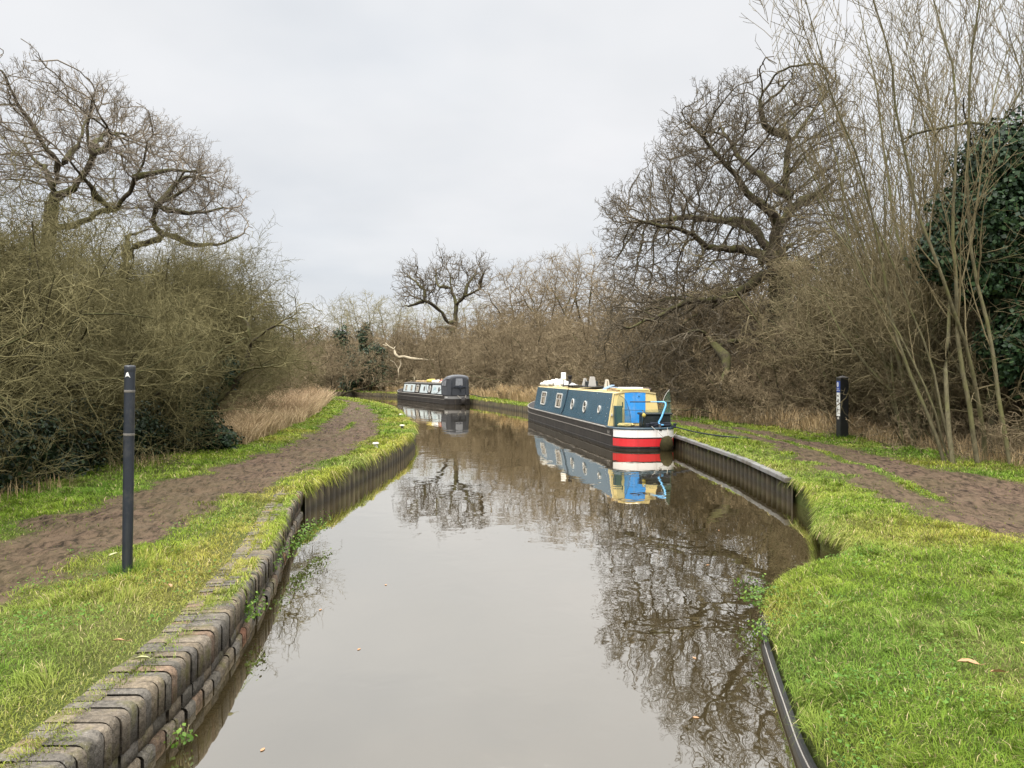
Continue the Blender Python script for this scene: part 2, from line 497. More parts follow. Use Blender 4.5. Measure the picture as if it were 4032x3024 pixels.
# ------------------------------------------------------------------ the canal's two edges and the two muddy paths, as X over Y
_YY = np.linspace(-40, 110, 15001)
def edge_fn(pts):
    ys = np.array([p[0] for p in pts]); xs = np.array([p[1] for p in pts])
    acc = 0
    ks = np.linspace(-1, 1, 9)
    for k in ks:
        acc = acc + np.interp(_YY + k * (0.05 + 0.03 * np.maximum(_YY, 0)), ys, xs)
    tab = acc / len(ks)
    return lambda Y: np.interp(Y, _YY, tab)

XL = edge_fn([(-40, -2.0), (3, -2.17), (4.6, -2.17), (5.8, -2.22), (7.4, -2.44), (9.9, -2.9), (12.1, -3.4), (13.2, -3.5), (14.1, -3.42), (18.4, -3.17), (22, -3.08), (25, -3.2), (27.6, -3.47), (30.2, -3.95), (33, -4.5), (40, -5.8), (47, -7.5), (54, -9.6), (59, -11.4), (66.6, -14.8), (71, -18), (75, -25), (78, -40), (80, -80), (81, -200)])
XR = edge_fn([(-40, 1.4), (3, 1.55), (4.56, 1.72), (5.23, 1.86), (5.86, 1.99), (6.67, 2.17), (7.44, 2.42), (8.06, 2.74), (8.3, 3.3), (9.1, 3.95), (9.65, 4.3), (9.95, 3.95), (10.4, 4.1), (11.4, 4.55), (12.9, 5.0), (14.6, 5.2), (18, 5.38), (21.5, 5.32), (24, 5.28), (32, 4.55), (40, 3.3), (47, 1.1), (54, -0.9), (61, -2.95), (70, -6.6), (75.5, -9.0), (78, -10.2), (81, -12.5), (90, -19.6), (96, -30), (100, -45), (103, -80), (105, -200), (110, -200)])
LPL = edge_fn([(-40, -6.2), (3, -6.2), (9.5, -6.3), (12.5, -6.4), (15.6, -6.2), (20.8, -6.3), (31, -7.6), (44.6, -9.9), (54, -11.8), (62, -15), (70, -21), (75, -30), (80, -90), (81, -210)])
LPR = edge_fn([(-40, -4.4), (3, -4.2), (6.4, -4.0), (8.2, -3.9), (10.8, -4.05), (13, -3.9), (16.4, -3.85), (20, -3.85), (22.3, -3.95), (28.4, -4.75), (39, -6.7), (52, -10.0), (60, -13), (70, -19), (75, -27), (80, -84), (81, -204)])
RPL = edge_fn([(-40, 4.5), (3, 4.6), (8, 5.2), (10.4, 5.5), (13, 5.75), (16.4, 6.2), (20.8, 6.6), (26, 6.8), (29.7, 6.2), (35, 5.5), (42, 4.2), (48, 2.6), (110, -20)])
RPR = edge_fn([(-40, 9), (3, 9.6), (13.9, 9.2), (15.6, 8.7), (20.8, 8.7), (25, 8.8), (28.4, 8.2), (33, 7.0), (40, 5.4), (48, 3.4), (110, -20)])

def mud_mask(X, Y, side):
    n = (vnoise(X * 1.1, Y * 1.1) - 0.5) * 0.7 + (vnoise(X * 3.7 + 9, Y * 3.7) - 0.5) * 0.35
    if side < 0:
        d = np.minimum(X - LPL(Y), LPR(Y) - X)
        m = sstep(-0.15, 0.55, d + n * 0.9)
        strip = np.exp(-((X - (LPL(Y) * 0.5 + LPR(Y) * 0.5)) / 0.16) ** 2) * sstep(22, 30, Y) * (1 - sstep(42, 50, Y)) * (vnoise(X * 0.2, Y * 0.5 + 4) > 0.45)
        return m * (1 - 0.7 * strip)
    d = np.minimum(X - RPL(Y), RPR(Y) - X)
    m = sstep(-0.2, 0.6, d + n * 0.9)
    ctr = np.interp(Y, [11, 12, 16, 21.5, 26, 32], [6.4, 6.6, 7.35, 7.75, 7.75, 7.0])
    strip = np.exp(-((X - ctr) / 0.15) ** 2) * sstep(11.2, 12.5, Y + n) * (1 - sstep(26, 31, Y))
    m = m * (1 - 0.95 * strip)
    fade = 1 - 0.75 * sstep(35, 44, Y)
    return m * fade

def ground_z(X, Y, t, side, mud):
    z = 0.44 + (vnoise(X * 0.7 + 3, Y * 0.7) - 0.5) * 0.07 + (vnoise(X * 3.1, Y * 3.1) - 0.5) * 0.03
    if side < 0:
        wall = 1 - sstep(12.4, 12.9, Y)
        lipw = 0.395 + 0.045 * sstep(0.36, 0.75, t)
        lipp = 0.40 + 0.05 * sstep(0.0, 0.5, t)
        k = 1 - sstep(0.5, 1.1, t)
        z = z * (1 - k) + k * (wall * lipw + (1 - wall) * lipp)
    else:
        near = 1 - sstep(9.6, 13.5, Y)
        z = z - near * 0.24 * np.exp(-t / 0.28) - (1 - near) * 0.05 * np.exp(-t / 0.3)
    z = z - mud * 0.035 + mud * ((vnoise(X * 5, Y * 5) - 0.5) * 0.06 + (vnoise(X * 12, Y * 12) - 0.5) * 0.06 + np.abs(vnoise(X * 2.1 + 5, Y * 0.5) - 0.5) * 0.08)
    # wheel and foot ruts in the left track
    return z

def build_ground():
    Ys = np.concatenate([np.arange(-14, 3, 0.5), np.arange(3, 14, 0.06), np.arange(14, 32, 0.12), np.arange(32, 60, 0.25), np.arange(60, 105.2, 0.2), 105.2 + np.cumsum(np.geomspace(0.3, 40, 40))])
    ts = np.concatenate([np.arange(0, 8, 0.08), np.arange(8, 20, 0.3), 20 + np.cumsum(np.geomspace(0.5, 70, 24))])
    V, Q, T = [], [], []
    base = 0
    for side in (-1, 1):
        ys = Ys[Ys <= 81.0] if side < 0 else Ys
        X0 = XL(ys) - 0.07 if side < 0 else XR(ys) + 0.07
        Yg, Tg = np.meshgrid(ys, ts, indexing='ij')
        Xg = X0[:, None] + side * Tg
        mud = mud_mask(Xg, Yg, side) * (Yg < 104)
        Zg = ground_z(Xg, Yg, Tg, side, mud)
        dry = np.clip((vnoise(Xg * 0.9 + 40, Yg * 0.9) - 0.45) * 1.2, 0, 1) * 0.6
        if side < 0:
            dry = dry + sstep(-0.3, -0.9, Xg - LPL(Yg)) * 0.25 * sstep(1.0, 2.2, LPL(Yg) - Xg)
        else:
            dry = dry + 0.5 * sstep(0.5, 1.6, Xg - np.maximum(RPR(Yg), XR(Yg) + 1.5))
        low = np.stack([X0, ys, np.full_like(ys, -0.7)], 1)[:, None, :]
        G = np.stack([Xg, Yg, Zg], 2)
        G = np.concatenate([low, G], 1)
        C = np.stack([mud, np.clip(dry, 0, 1), np.zeros_like(mud)], 2)
        C = np.concatenate([C[:, :1], C], 1)
        nr, nc = G.shape[:2]
        i = (np.arange(nr - 1)[:, None] * nc + np.arange(nc - 1)[None, :]).ravel()
        q = np.stack([i, i + 1, i + nc + 1, i + nc], 1) + base
        if side < 0:
            q = q[:, ::-1]
        q = q[:, ::-1]
        V.append(G.reshape(-1, 3)); Q.append(q); T.append(C.reshape(-1, 3))
        base += nr * nc
    me = np_mesh('ground', np.concatenate(V), np.concatenate(Q), True, np.concatenate(T))
    tag(link_mesh('ground', me, M['ground']), kind='structure')
build_ground()

wm = BM()
wm.poly([(-220, -16, 0), (60, -16, 0), (60, 106, 0), (-220, 106, 0)])
tag(wm.build('canal_water', M['water']), kind='structure')

# ------------------------------------------------------------------ grass and dry stalks, blade by blade
def blades_mesh(name, P, H, W, az, lean, droop, col, tipcol=None):
    P = np.asarray(P, float)
    n = len(P)
    d = np.stack([np.cos(az), np.sin(az), np.zeros(n)], 1)
    fa = az + rng.uniform(-0.9, 0.9, n) + PI / 2
    s = np.stack([np.cos(fa), np.sin(fa), np.zeros(n)], 1) * W[:, None] * 0.5
    up = np.array([0, 0, 1.0])
    mid = P + d * (lean * H * 0.38)[:, None] + up * (H * (0.62 - 0.12 * lean))[:, None]
    tip = P + d * (lean * H)[:, None] + up * (H * (1.0 - droop))[:, None]
    V = np.stack([P - s, P + s, mid + s * 0.85, mid - s * 0.85, tip + s * 0.2, tip - s * 0.2], 1)
    i = np.arange(n)[:, None] * 6
    Q = np.concatenate([i + np.array([[0, 1, 2, 3]]), i + np.array([[3, 2, 4, 5]])], 1)
    C = np.repeat(col[:, None, :], 6, 1)
    if tipcol is not None:
        C[:, 4:] = tipcol[:, None, :]
    return np_mesh(name, V.reshape(-1, 3), Q.reshape(-1, 4), False, C.reshape(-1, 3))

def lerp3(a, b, f):
    return np.asarray(a)[None, :] * (1 - f[:, None]) + np.asarray(b)[None, :] * f[:, None]

def sample_bank(side, n, y0, y1, tmax, power=1.0):
    u = rng.random(n)
    Y = y0 * (y1 / y0) ** (u ** power)
    t = rng.random(n) * tmax
    X = XL(Y) - 0.03 - t if side < 0 else XR(Y) + 0.03 + t
    return X, Y, t

def build_grass():
    parts = []
    spec = [(-1, 190000, 3.3, 13, 4.6), (-1, 95000, 13, 40, 5.6), (-1, 40000, 40, 78, 7.5),
            (-1, 20000, 6.2, 14, 0.25), (-1, 13000, 12.5, 48, 0.25), (1, 12000, 9.5, 47, 0.25), (1, 15000, 9.2, 14.4, 0.30), (1, 380000, 3.4, 14, 7.5), (1, 95000, 14, 40, 6.5), (1, 50000, 40, 98, 4.2)]
    for side, n, y0, y1, tm in spec:
        X, Y, t = sample_bank(side, n, y0, y1, tm)
        mud = mud_mask(X, Y, side)
        cl = vnoise(X * 2.4, Y * 2.4)
        keep = rng.random(n) > np.clip(mud * 1.05 - 0.04, 0, 0.985)
        if side < 0:
            # the coping stays mostly bare, thin yellow moss and grass between the bricks
            cop = (t < 0.34) & (Y < 12.6)
            nz = vnoise(X * 4, Y * 4)
            cover = 0.85 * sstep(0.13, 0.25, t + 0.24 * (nz - 0.5)) + 0.25 * sstep(0.50, 0.64, nz) * (t > 0.05)
            cover = np.maximum(cover, 0.8 * sstep(6.6, 8.2, Y) * (t > 0.03) * sstep(0.34, 0.5, vnoise(X * 0.4, Y * 1.6)))
            keep &= ~(cop & (rng.random(n) > cover))
        # keep inside the frame with a margin
        keep &= np.abs(X) < 0.78 * Y + 1.2
        keep &= rng.random(n) < 0.50 + 0.75 * vnoise(X * 1.2 + 70, Y * 1.2) + 0.3 * (Y > 14)
        X, Y, t, mud, cl = X[keep], Y[keep], t[keep], mud[keep], cl[keep]
        m = len(X)
        Z = ground_z(X, Y, t, side, mud) - 0.01
        far = np.clip((Y - 8) / 40, 0, 1)
        tuft = sstep(0.50, 0.80, vnoise(X * 3.4 + 17, Y * 3.4 + 5)) * (0.4 + 0.6 * vnoise(X * 0.7, Y * 0.7 + 30))
        H = (0.030 + 0.045 * rng.random(m) ** 1.5 + 0.115 * tuft * rng.random(m)) * (1 + 0.5 * far) * (1 - 0.5 * np.clip(mud * 1.5, 0, 1))
        if side < 0:
            H = H * np.where((t < 0.42) & (Y < 12.6), 0.42, np.where((t < 0.6) & (Y < 12.6), 0.7, 1.0))
            Z = np.where((t < 0.38) & (Y < 12.6), 0.415, Z)
        W = np.maximum(0.0046, 0.00085 * Y) * rng.uniform(0.7, 1.3, m)
        az = rng.uniform(0, 2 * PI, m)
        az = np.where(tuft > 0.2, 2 * PI * vnoise(X * 3.1 + 50, Y * 3.1) * 2 + rng.normal(0, 0.6, m), az)
        lean = np.clip(0.35 + 0.85 * rng.random(m) + 0.2 * (cl - 0.5), 0.2, 1.25)
        droop = np.clip(lean * 0.45, 0, 0.75)
        # hanging over the edge
        piled = (side > 0) | (Y > 12.5) | ((Y > 6.4) & (t < 0.12) & (vnoise(Y * 1.3, Y * 0.2) > 0.36))
        e = (t < 0.22) & piled & (rng.random(m) < np.where((side > 0) & (Y < 9), 0.35, 0.8))
        e &= rng.random(m) < 0.25 + 0.9 * vnoise(X * 1.9 + 11, Y * 1.9)
        az = np.where(e, (0.0 if side < 0 else PI) + rng.normal(0, 0.95, m), az)
        H = np.where(e, np.where((side > 0) & (Y < 9), H * 1.1, H * 1.4 + (0.08 if side < 0 else 0.05) * (0.4 + 0.9 * vnoise(X * 2.2, Y * 2.2))), H)
        lean = np.where(e, 0.5 + 0.7 * rng.random(m), lean)
        droop = np.where(e, 0.7 + 1.0 * rng.random(m), droop)
        dry = np.clip(vnoise(X * 0.9 + 40, Y * 0.9) * 1.1 - 0.50 + rng.normal(0, 0.25, m), 0, 1)
        edge = np.exp(-t / 0.35)
        if side < 0:
            dry = np.where(Y < 13, np.clip(dry + 0.75 * np.exp(-((t - 0.45) / 0.35) ** 2), 0, 1), np.clip(dry + 0.4 * edge, 0, 1))
        else:
            dry = np.clip(dry + 0.7 * edge * rng.random(m), 0, 1)
        g = lerp3((0.10, 0.20, 0.018), (0.275, 0.365, 0.045), rng.random(m) * 0.6 + 0.4 * cl)
        yl = lerp3((0.34, 0.33, 0.06), (0.48, 0.38, 0.14), rng.random(m))
        c = g * (1 - dry[:, None] * 0.75) + yl * dry[:, None] * 0.75
        hue = vnoise(X * 0.55 + 90, Y * 0.55)
        c = c * lerp3((0.72, 0.86, 0.95), (1.18, 1.06, 0.95), hue)
        straw = rng.random(m) < 0.06
        c[straw] = lerp3((0.42, 0.34, 0.16), (0.55, 0.46, 0.26), rng.random(int(straw.sum())))
        dk = rng.random(m) < 0.22 + 0.25 * (vnoise(X * 4.2 + 80, Y * 4.2) > 0.62)
        c[dk] *= 0.5
        c = c * (1 - 0.35 * np.clip(mud, 0, 1))[:, None]
        parts.append((np.stack([X, Y, Z], 1), H, W, az, lean, droop, c))
    # longer tufts left uncut round the two posts
    for px, py, n, rad in ((-3.7, 7.37, 260, 0.17), (9.93, 23.1, 260, 0.42)):
        a = rng.uniform(0, 2 * PI, n); q = rad * (0.25 + 0.75 * rng.random(n) ** 0.7)
        parts.append((np.stack([px + q * np.cos(a), py + q * np.sin(a), np.full(n, 0.41)], 1), rng.uniform(0.08, 0.19, n), np.full(n, 0.0046 if py < 10 else 0.016), a + rng.normal(0, 0.7, n), rng.uniform(0.2, 0.8, n), rng.uniform(0.05, 0.4, n), lerp3((0.07, 0.17, 0.02), (0.22, 0.32, 0.05), rng.random(n))))
    cat = [np.concatenate([p[i] for p in parts]) for i in range(7)]
    me = blades_mesh('grass', *cat)
    tag(link_mesh('grass', me, M['blade']), 'short matted green grass covering both canal banks', 'grass', kind='stuff')
build_grass()

def build_clover():
    """low broad-leaved weeds in patches among the grass"""
    n = 26000
    side = np.where(rng.random(n) < 0.7, 1, -1)
    Y = 3.5 + 9 * rng.random(n) ** 1.6
    t = rng.random(n) * np.where(side > 0, 5.0, 1.9) + np.where(side > 0, 0.05, 0.45)
    X = np.where(side > 0, XR(Y) + t, XL(Y) - t)
    keep = (vnoise(X * 1.7 + 60, Y * 1.7 + 20) > 0.60) & (rng.random(n) > np.where(side > 0, mud_mask(X, Y, 1), mud_mask(X, Y, -1)))
    X, Y, t, side = X[keep], Y[keep], t[keep], side[keep]
    m = len(X)
    Z = np.where(side > 0, ground_z(X, Y, t, 1, 0 * X), ground_z(X, Y, t, -1, 0 * X)) + rng.uniform(0.02, 0.07, m)
    c = np.stack([X, Y, Z], 1)
    nr = rng.normal(0, 0.35, (m, 3)) + np.array([0, 0, 1.0])
    nr /= np.linalg.norm(nr, axis=1, keepdims=True)
    u = np.cross(nr, rng.normal(0, 1, (m, 3))); u /= np.linalg.norm(u, axis=1, keepdims=True)
    v = np.cross(nr, u)
    s = rng.uniform(0.006, 0.014, m)[:, None] * (1 + 0.6 * (rng.random(m) < 0.1))[:, None]
    V = np.stack([c - u * s, c + v * s * 0.8, c + u * s, c - v * s * 0.8], 1)
    col = lerp3((0.05, 0.12, 0.02), (0.15, 0.26, 0.05), rng.random(m))
    me = np_mesh('clover', V.reshape(-1, 3), np.arange(m * 4).reshape(-1, 4), False, np.repeat(col, 4, 0))
    tag(link_mesh('clover', me, M['blade']), 'small round clover leaves in patches through the near grass', 'clover', kind='stuff')
build_clover()

def build_dry():
    """tan dead stalks at the foot of the hedges"""
    parts = []
    def strip(n, y0, y1, xf, wd, h0, h1, dens_seed, col=((0.36, 0.25, 0.13), (0.60, 0.46, 0.27)), lean0=0.15):
        Y = rng.uniform(y0, y1, n)
        X = xf(Y) + wd(Y) * rng.random(n)
        keep = vnoise(X * 0.8 + dens_seed, Y * 0.8) > 0.36
        X, Y = X[keep], Y[keep]
        m = len(X)
        clump = vnoise(X * 0.5 + dens_seed, Y * 0.5 + 8)
        H = (h0 + (h1 - h0) * rng.random(m)) * (0.55 + 0.7 * clump)
        W = np.maximum(0.006, 0.00075 * Y) * rng.uniform(0.7, 1.3, m)
        az = rng.uniform(0, 2 * PI, m)
        lean = lean0 + 0.6 * rng.random(m) ** 2
        droop = 0.05 + 0.35 * rng.random(m) ** 2
        c = lerp3(col[0], col[1], rng.random(m))
        parts.append((np.stack([X, Y, np.full(m, 0.40)], 1), H, W, az, lean, droop, c))
    one = lambda v: (lambda Y: np.full_like(Y, v))
    # right bank, foot of the thicket
    strip(5500, 24, 46, lambda Y: np.maximum(RPR(Y) + 0.9, XR(Y) + 2.2), one(1.6), 0.5, 1.25, 3)
    strip(9000, 44, 60, lambda Y: XR(Y) + 1.6, one(2.2), 0.6, 1.5, 13)
    strip(7000, 58, 98, lambda Y: XR(Y) + 1.8, one(2.4), 0.5, 1.3, 23)
    strip(2600, 15, 25, lambda Y: RPR(Y) + 1.5, one(1.6), 0.25, 0.7, 33)
    # left bank, bank of dead grass and bramble by the track
    strip(15000, 20.5, 40, lambda Y: LPL(Y) - 0.8, lambda Y: -np.minimum(1.2 + (Y - 20) * 0.22, 3.8), 0.4, 0.95, 43, ((0.24, 0.17, 0.09), (0.62, 0.48, 0.30)), 0.5)
    strip(13000, 32, 62, lambda Y: LPL(Y) - 1.0, one(-3.4), 0.6, 1.35, 53, ((0.20, 0.135, 0.075), (0.58, 0.44, 0.28)), 0.55)
    strip(700, 10, 20, lambda Y: LPL(Y) - 1.1, one(-0.8), 0.2, 0.55, 63)
    cat = [np.concatenate([p[i] for p in parts]) for i in range(7)]
    me = blades_mesh('dry_grass', *cat)
    tag(link_mesh('dry_grass', me, M['blade']), 'tan dead grass stalks along the foot of the hedges', 'dry grass', kind='stuff')
build_dry()

# ------------------------------------------------------------------ canal edge: brick wall, sheet piling
def edge_path(fn, y0, y1, step):
    Y = np.linspace(y0, y1, 4000)
    X = fn(Y)
    s = np.concatenate([[0], np.cumsum(np.hypot(np.diff(X), np.diff(Y)))])
    k = np.arange(0, s[-1], step)
    x, y = np.interp(k, s, X), np.interp(k, s, Y)
    tx, ty = np.gradient(x), np.gradient(y)
    l = np.hypot(tx, ty)
    return k, x, y, tx / l, ty / l

def brick_loft(V, Q, T, a, b, prof, jit, tint):
    """one brick: profile (d outwards into the bank, z) swept from point a to b along the wall; ends slightly drawn in"""
    base = sum(len(v) for v in V)
    n = len(prof)
    cd = sum(p[0] for p in prof) / n; cz = sum(p[1] for p in prof) / n
    rings = []
    for (pt, nrm, k) in ((a[0], a[1], 0.965), (a[0] + (b[0] - a[0]) * 0.10, a[1], 1.0), (a[0] + (b[0] - a[0]) * 0.90, b[1], 1.0), (b[0], b[1], 0.965)):
        ring = []
        for d, z in prof:
            dd = cd + (d - cd) * k + jit[0]; zz = cz + (z - cz) * k + jit[1]
            p = pt + nrm * dd
            ring.append((p[0], p[1], zz))
        rings.append(ring)
    V.append(np.array(rings).reshape(-1, 3))
    q = []
    for r in range(3):
        for i in range(n):
            j = (i + 1) % n
            q.append((base + r * n + i, base + r * n + j, base + (r + 1) * n + j, base + (r + 1) * n + i))
    h = n // 2
    for r in (0, 3):   # end caps as quad strips
        for i in range(h - 1):
            q.append((base + r * n + i, base + r * n + i + 1, base + r * n + n - 2 - i, base + r * n + n - 1 - i))
    Q.extend(q)
    T.append(np.repeat(np.array([tint]), 4 * n, 0))

def build_brick_wall():
    root = empty('brick_wall', (XL(5.0), 5.0, 0))
    tag(root, 'old weathered brick canal wall with mossy rounded coping bricks in the foreground', 'wall')
    k, x, y, tx, ty = edge_path(XL, 2.0, 12.75, 0.002)
    def at(s):
        i = min(int(s / 0.002), len(x) - 1)
        return np.array([x[i], y[i]]), np.array([-ty[i], tx[i]])   # normal into the left bank
    L = k[-1]
    tints = [(0.145, 0.122, 0.095), (0.115, 0.104, 0.09), (0.155, 0.127, 0.092), (0.15, 0.105, 0.073), (0.10, 0.09, 0.075), (0.19, 0.095, 0.06)]
    wts = [4, 3, 4, 1.2, 3, 0.35]
    def course(part, plist, width, gap, jd, jz, wander=0.0):
        V, Q, T = [], [], []
        s = 0.0
        while s < L - width:
            wv = width * random.uniform(0.88, 1.12)
            for prof in plist:
                tnt = np.array(random.choices(tints, wts)[0]) * random.uniform(0.8, 1.2)
                wob = (vnoise(s * 0.8, 3.3) - 0.5) * wander
                brick_loft(V, Q, T, at(s), at(s + wv - gap), prof, (random.uniform(-jd, jd) + float(wob), random.uniform(-jz, jz)), tnt)
            s += wv
        me = np_mesh(part, np.concatenate(V), np.array(Q), False, np.concatenate(T))
        o = link_mesh(part, me, M['old_brick'], root)
        o.matrix_parent_inverse = root.matrix_world.inverted()
        return o
    bpy.context.view_layer.update()
    c = 0.055
    nose = [(0.235, 0.20), (0.235, 0.425)] + [(0.0 + c * (1 - math.sin(a)), 0.425 - c * (1 - math.cos(a))) for a in (0.0, 0.4, 0.8, 1.2, PI / 2)] + [(0.004, 0.20)]
    back = [(0.40, 0.22), (0.40, 0.405), (0.395, 0.417), (0.38, 0.421), (0.27, 0.423), (0.255, 0.421), (0.247, 0.412), (0.247, 0.22)]
    course('coping', [nose, back], 0.088, 0.003, 0.009, 0.006, 0.05)
    mid = [(0.24, 0.085), (0.24, 0.178), (0.235, 0.185), (0.22, 0.188), (0.055, 0.188), (0.038, 0.184), (0.030, 0.172), (0.030, 0.085)]
    course('upper_course', [mid], 0.20, 0.010, 0.012, 0.003, 0.04)
    lo = [(0.24, -0.08), (0.24, 0.06), (0.235, 0.068), (0.22, 0.072), (0.03, 0.072), (0.012, 0.068), (0.0, 0.052), (0.0, -0.08)]
    course('lower_course', [lo], 0.17, 0.010, 0.012, 0.003, 0.05)
    ft = [(0.24, -0.6), (0.24, -0.12), (0.235, -0.10), (0.22, -0.09), (0.0, -0.09), (-0.03, -0.095), (-0.04, -0.11), (-0.04, -0.6)]
    course('footing', [ft], 0.5, 0.01, 0.01, 0.004, 0.04)
    core = BM()
    kk = range(0, len(x) - 1, 60)
    P0 = [(x[i] - ty[i] * 0.06, y[i] + tx[i] * 0.06) for i in kk]
    P1 = [(x[i] - ty[i] * 0.232, y[i] + tx[i] * 0.232) for i in kk]
    for i in range(len(P0) - 1):
        a, b2, c2, d2 = P0[i], P0[i + 1], P1[i + 1], P1[i]
        core.poly([(a[0], a[1], -0.6), (b2[0], b2[1], -0.6), (b2[0], b2[1], 0.385), (a[0], a[1], 0.385)])
        core.poly([(a[0], a[1], 0.385), (b2[0], b2[1], 0.385), (c2[0], c2[1], 0.385), (d2[0], d2[1], 0.385)])
    P0 = [(x[i] - ty[i] * 0.055, y[i] + tx[i] * 0.055) for i in kk]
    P2 = [(x[i] - ty[i] * 0.085, y[i] + tx[i] * 0.085) for i in kk]
    P1 = [(x[i] - ty[i] * 0.39, y[i] + tx[i] * 0.39) for i in kk]
    for i in range(len(P0) - 1):
        rows = [[(*P0[j], 0.215), (*P0[j], 0.385), (*P2[j], 0.402), (*P1[j], 0.398)] for j in (i, i + 1)]
        for q in range(3):
            core.poly([rows[0][q], rows[1][q], rows[1][q + 1], rows[0][q + 1]])
    me = core.build('mortar', worn('mortar', (0.075, 0.066, 0.042), 0.95, 0.4, 10, (0.05, 0.06, 0.02), 0.6), root)
    me.matrix_parent_inverse = root.matrix_world.inverted()
build_brick_wall()

def piling(name, fn, y0, y1, side, top, label, period=0.36, depth=0.055, cap=None):
    k, x, y, tx, ty = edge_path(fn, y0, y1, period / 8)
    nx, ny = (ty, -tx) if side < 0 else (-ty, tx)     # towards the water
    ph = (k / period) % 1.0
    prof = np.interp(ph, [0, 0.30, 0.42, 0.78, 0.90, 1.0], [1, 1, 0, 0, 1, 1]) * depth
    px, py = x + nx * (prof - depth * 0.6), y + ny * (prof - depth * 0.6)
    sheet = np.floor(k / period)
    tj = top + (vnoise(sheet * 1.0, np.zeros_like(k) + y0) - 0.5) * 0.05
    th = 0.012
    rows = [np.stack([px, py, np.full_like(k, -0.7)], 1), np.stack([px, py, tj], 1), np.stack([px - nx * th, py - ny * th, tj], 1), np.stack([px - nx * th, py - ny * th, np.full_like(k, -0.7)], 1)]
    V = np.stack(rows, 1)
    n = len(k)
    i = (np.arange(n - 1)[:, None] * 4 + np.arange(3)[None, :]).ravel()
    Q = np.stack([i, i + 4, i + 5, i + 1], 1)
    if side < 0:
        Q = Q[:, ::-1]
    root = empty(name, (float(x[0]), float(y[0]), 0))
    tag(root, label, 'piling')
    bpy.context.view_layer.update()
    o = link_mesh('sheet', np_mesh('sheet', V.reshape(-1, 3), Q, False), M['piling'], root)
    o.matrix_parent_inverse = root.matrix_world.inverted()
    if cap:
        m = BM()
        zc, wd, hg, off, cy0, cy1 = cap
        sel = [j for j in range(0, n, 4) if cy0 <= y[j] <= cy1]
        prev = None
        for j in sel:
            c0 = Vector((x[j] + nx[j] * (off), y[j] + ny[j] * off, zc))
            nn = Vector((nx[j], ny[j], 0))
            ring = [c0 + nn * wd * a + Vector((0, 0, hg * b2)) for a, b2 in ((-0.5, 0.5), (0.42, 0.5), (0.5, 0.34), (0.5, -0.5), (-0.5, -0.5))]
            vs = [m.b.verts.new(p) for p in ring]
            if prev:
                for q in range(5):
                    m.b.faces.new((prev[q], prev[(q + 1) % 5], vs[(q + 1) % 5], vs[q]))
            else:
                m.b.faces.new(vs)
            prev = vs
        m.b.faces.new(prev[::-1])
        cpo = m.build('capping_rail', M['galv'], root)
        cpo.matrix_parent_inverse = root.matrix_world.inverted()
    return root

piling('sheet_piling', XL, 12.75, 79.5, -1, 0.37, 'ribbed brown sheet piling under the grass edge of the left bank')
piling('sheet_piling', XR, 13.95, 47.0, 1, 0.36, 'ribbed sheet piling with a pale metal capping rail beside the blue boat', cap=(0.39, 0.15, 0.085, 0.045, 13.97, 26.5))
piling('sheet_piling', XR, 47.05, 104.5, 1, 0.37, 'dark rusty sheet piling along the far bank behind the grey boat', 0.42, 0.07)

def board_edge():
    """dark plastic sheet edging the near right bank"""
    k, x, y, tx, ty = edge_path(XR, 2.5, 6.95, 0.1)
    root = empty('edging_board', (float(x[0]), float(y[0]), 0))
    tag(root, 'smooth black edging board with pale rim holding the near right grass bank', 'edging')
    bpy.context.view_layer.update()
    for nm, o0, o1, z0, z1, mt in (('board', 0.005, 0.03, -0.6, 0.115, M['black_paint']), ('rim', -0.005, 0.003, 0.082, 0.089, M['strake_grey'])):
        m = BM()
        pr = None
        for i in range(len(x)):
            nx, ny = ty[i], -tx[i]
            A = Vector((x[i] + nx * o0, y[i] + ny * o0, 0)); B = Vector((x[i] + nx * o1, y[i] + ny * o1, 0))
            vs = [m.b.verts.new(p) for p in (A + Vector((0, 0, z0)), A + Vector((0, 0, z1)), B + Vector((0, 0, z1)), B + Vector((0, 0, z0)))]
            if pr:
                for q in range(4):
                    m.b.faces.new((pr[q], pr[(q + 1) % 4], vs[(q + 1) % 4], vs[q]))
            else:
                m.b.faces.new(vs)
            pr = vs
        m.b.faces.new(pr)
        o = m.build(nm, mt, root)
        o.matrix_parent_inverse = root.matrix_world.inverted()
board_edge()

# ------------------------------------------------------------------ posts, bollards, fence
def round_post():
    Y = 7.37
    root = empty('round_post', (-3.7, Y, 0.42), 0.0)
    root.rotation_euler = (0, math.radians(1.1), 0)
    tag(root, 'tall thin black round post standing in the grass beside the left track', 'post')
    m = BM()
    m.lathe([(0.047, -0.3), (0.047, 0.0), (0.048, 0.6), (0.0485, 1.3), (0.048, 1.9), (0.047, 1.985), (0.045, 1.99)], (0, 0, 0), 24)
    m.build('shaft', M['post_plastic'], root)
    m = BM()
    m.lathe([(0.049, 1.94), (0.0505, 1.945), (0.0505, 1.985), (0.048, 2.0), (0.03, 2.004)], (0, 0, 0), 24)
    m.build('cap', M['post_plastic'], root)
    tm = worn('tape_ring', (0.13, 0.12, 0.105), 0.7, 0.4, 20)
    for z in (1.34, 1.755):
        m = BM()
        m.lathe([(0.0488, z - 0.012), (0.0495, z - 0.010), (0.0495, z + 0.010), (0.0488, z + 0.012)], (0, 0, 0), 24)
        m.build('tape_ring', tm, root)
    m = BM()
    prev = None
    outl = [(-2.05, 1.885), (-1.75, 1.93), (-1.45, 1.94), (-1.2, 1.905), (-1.0, 1.885), (-1.35, 1.90), (-1.6, 1.90), (-1.85, 1.895)]
    m.slab([(0.049 * math.cos(a), 0.049 * math.sin(a), z) for a, z in outl], (0, -0.0015, 0))
    m.build('paper_scrap', M['sign_white'], root)
round_post()

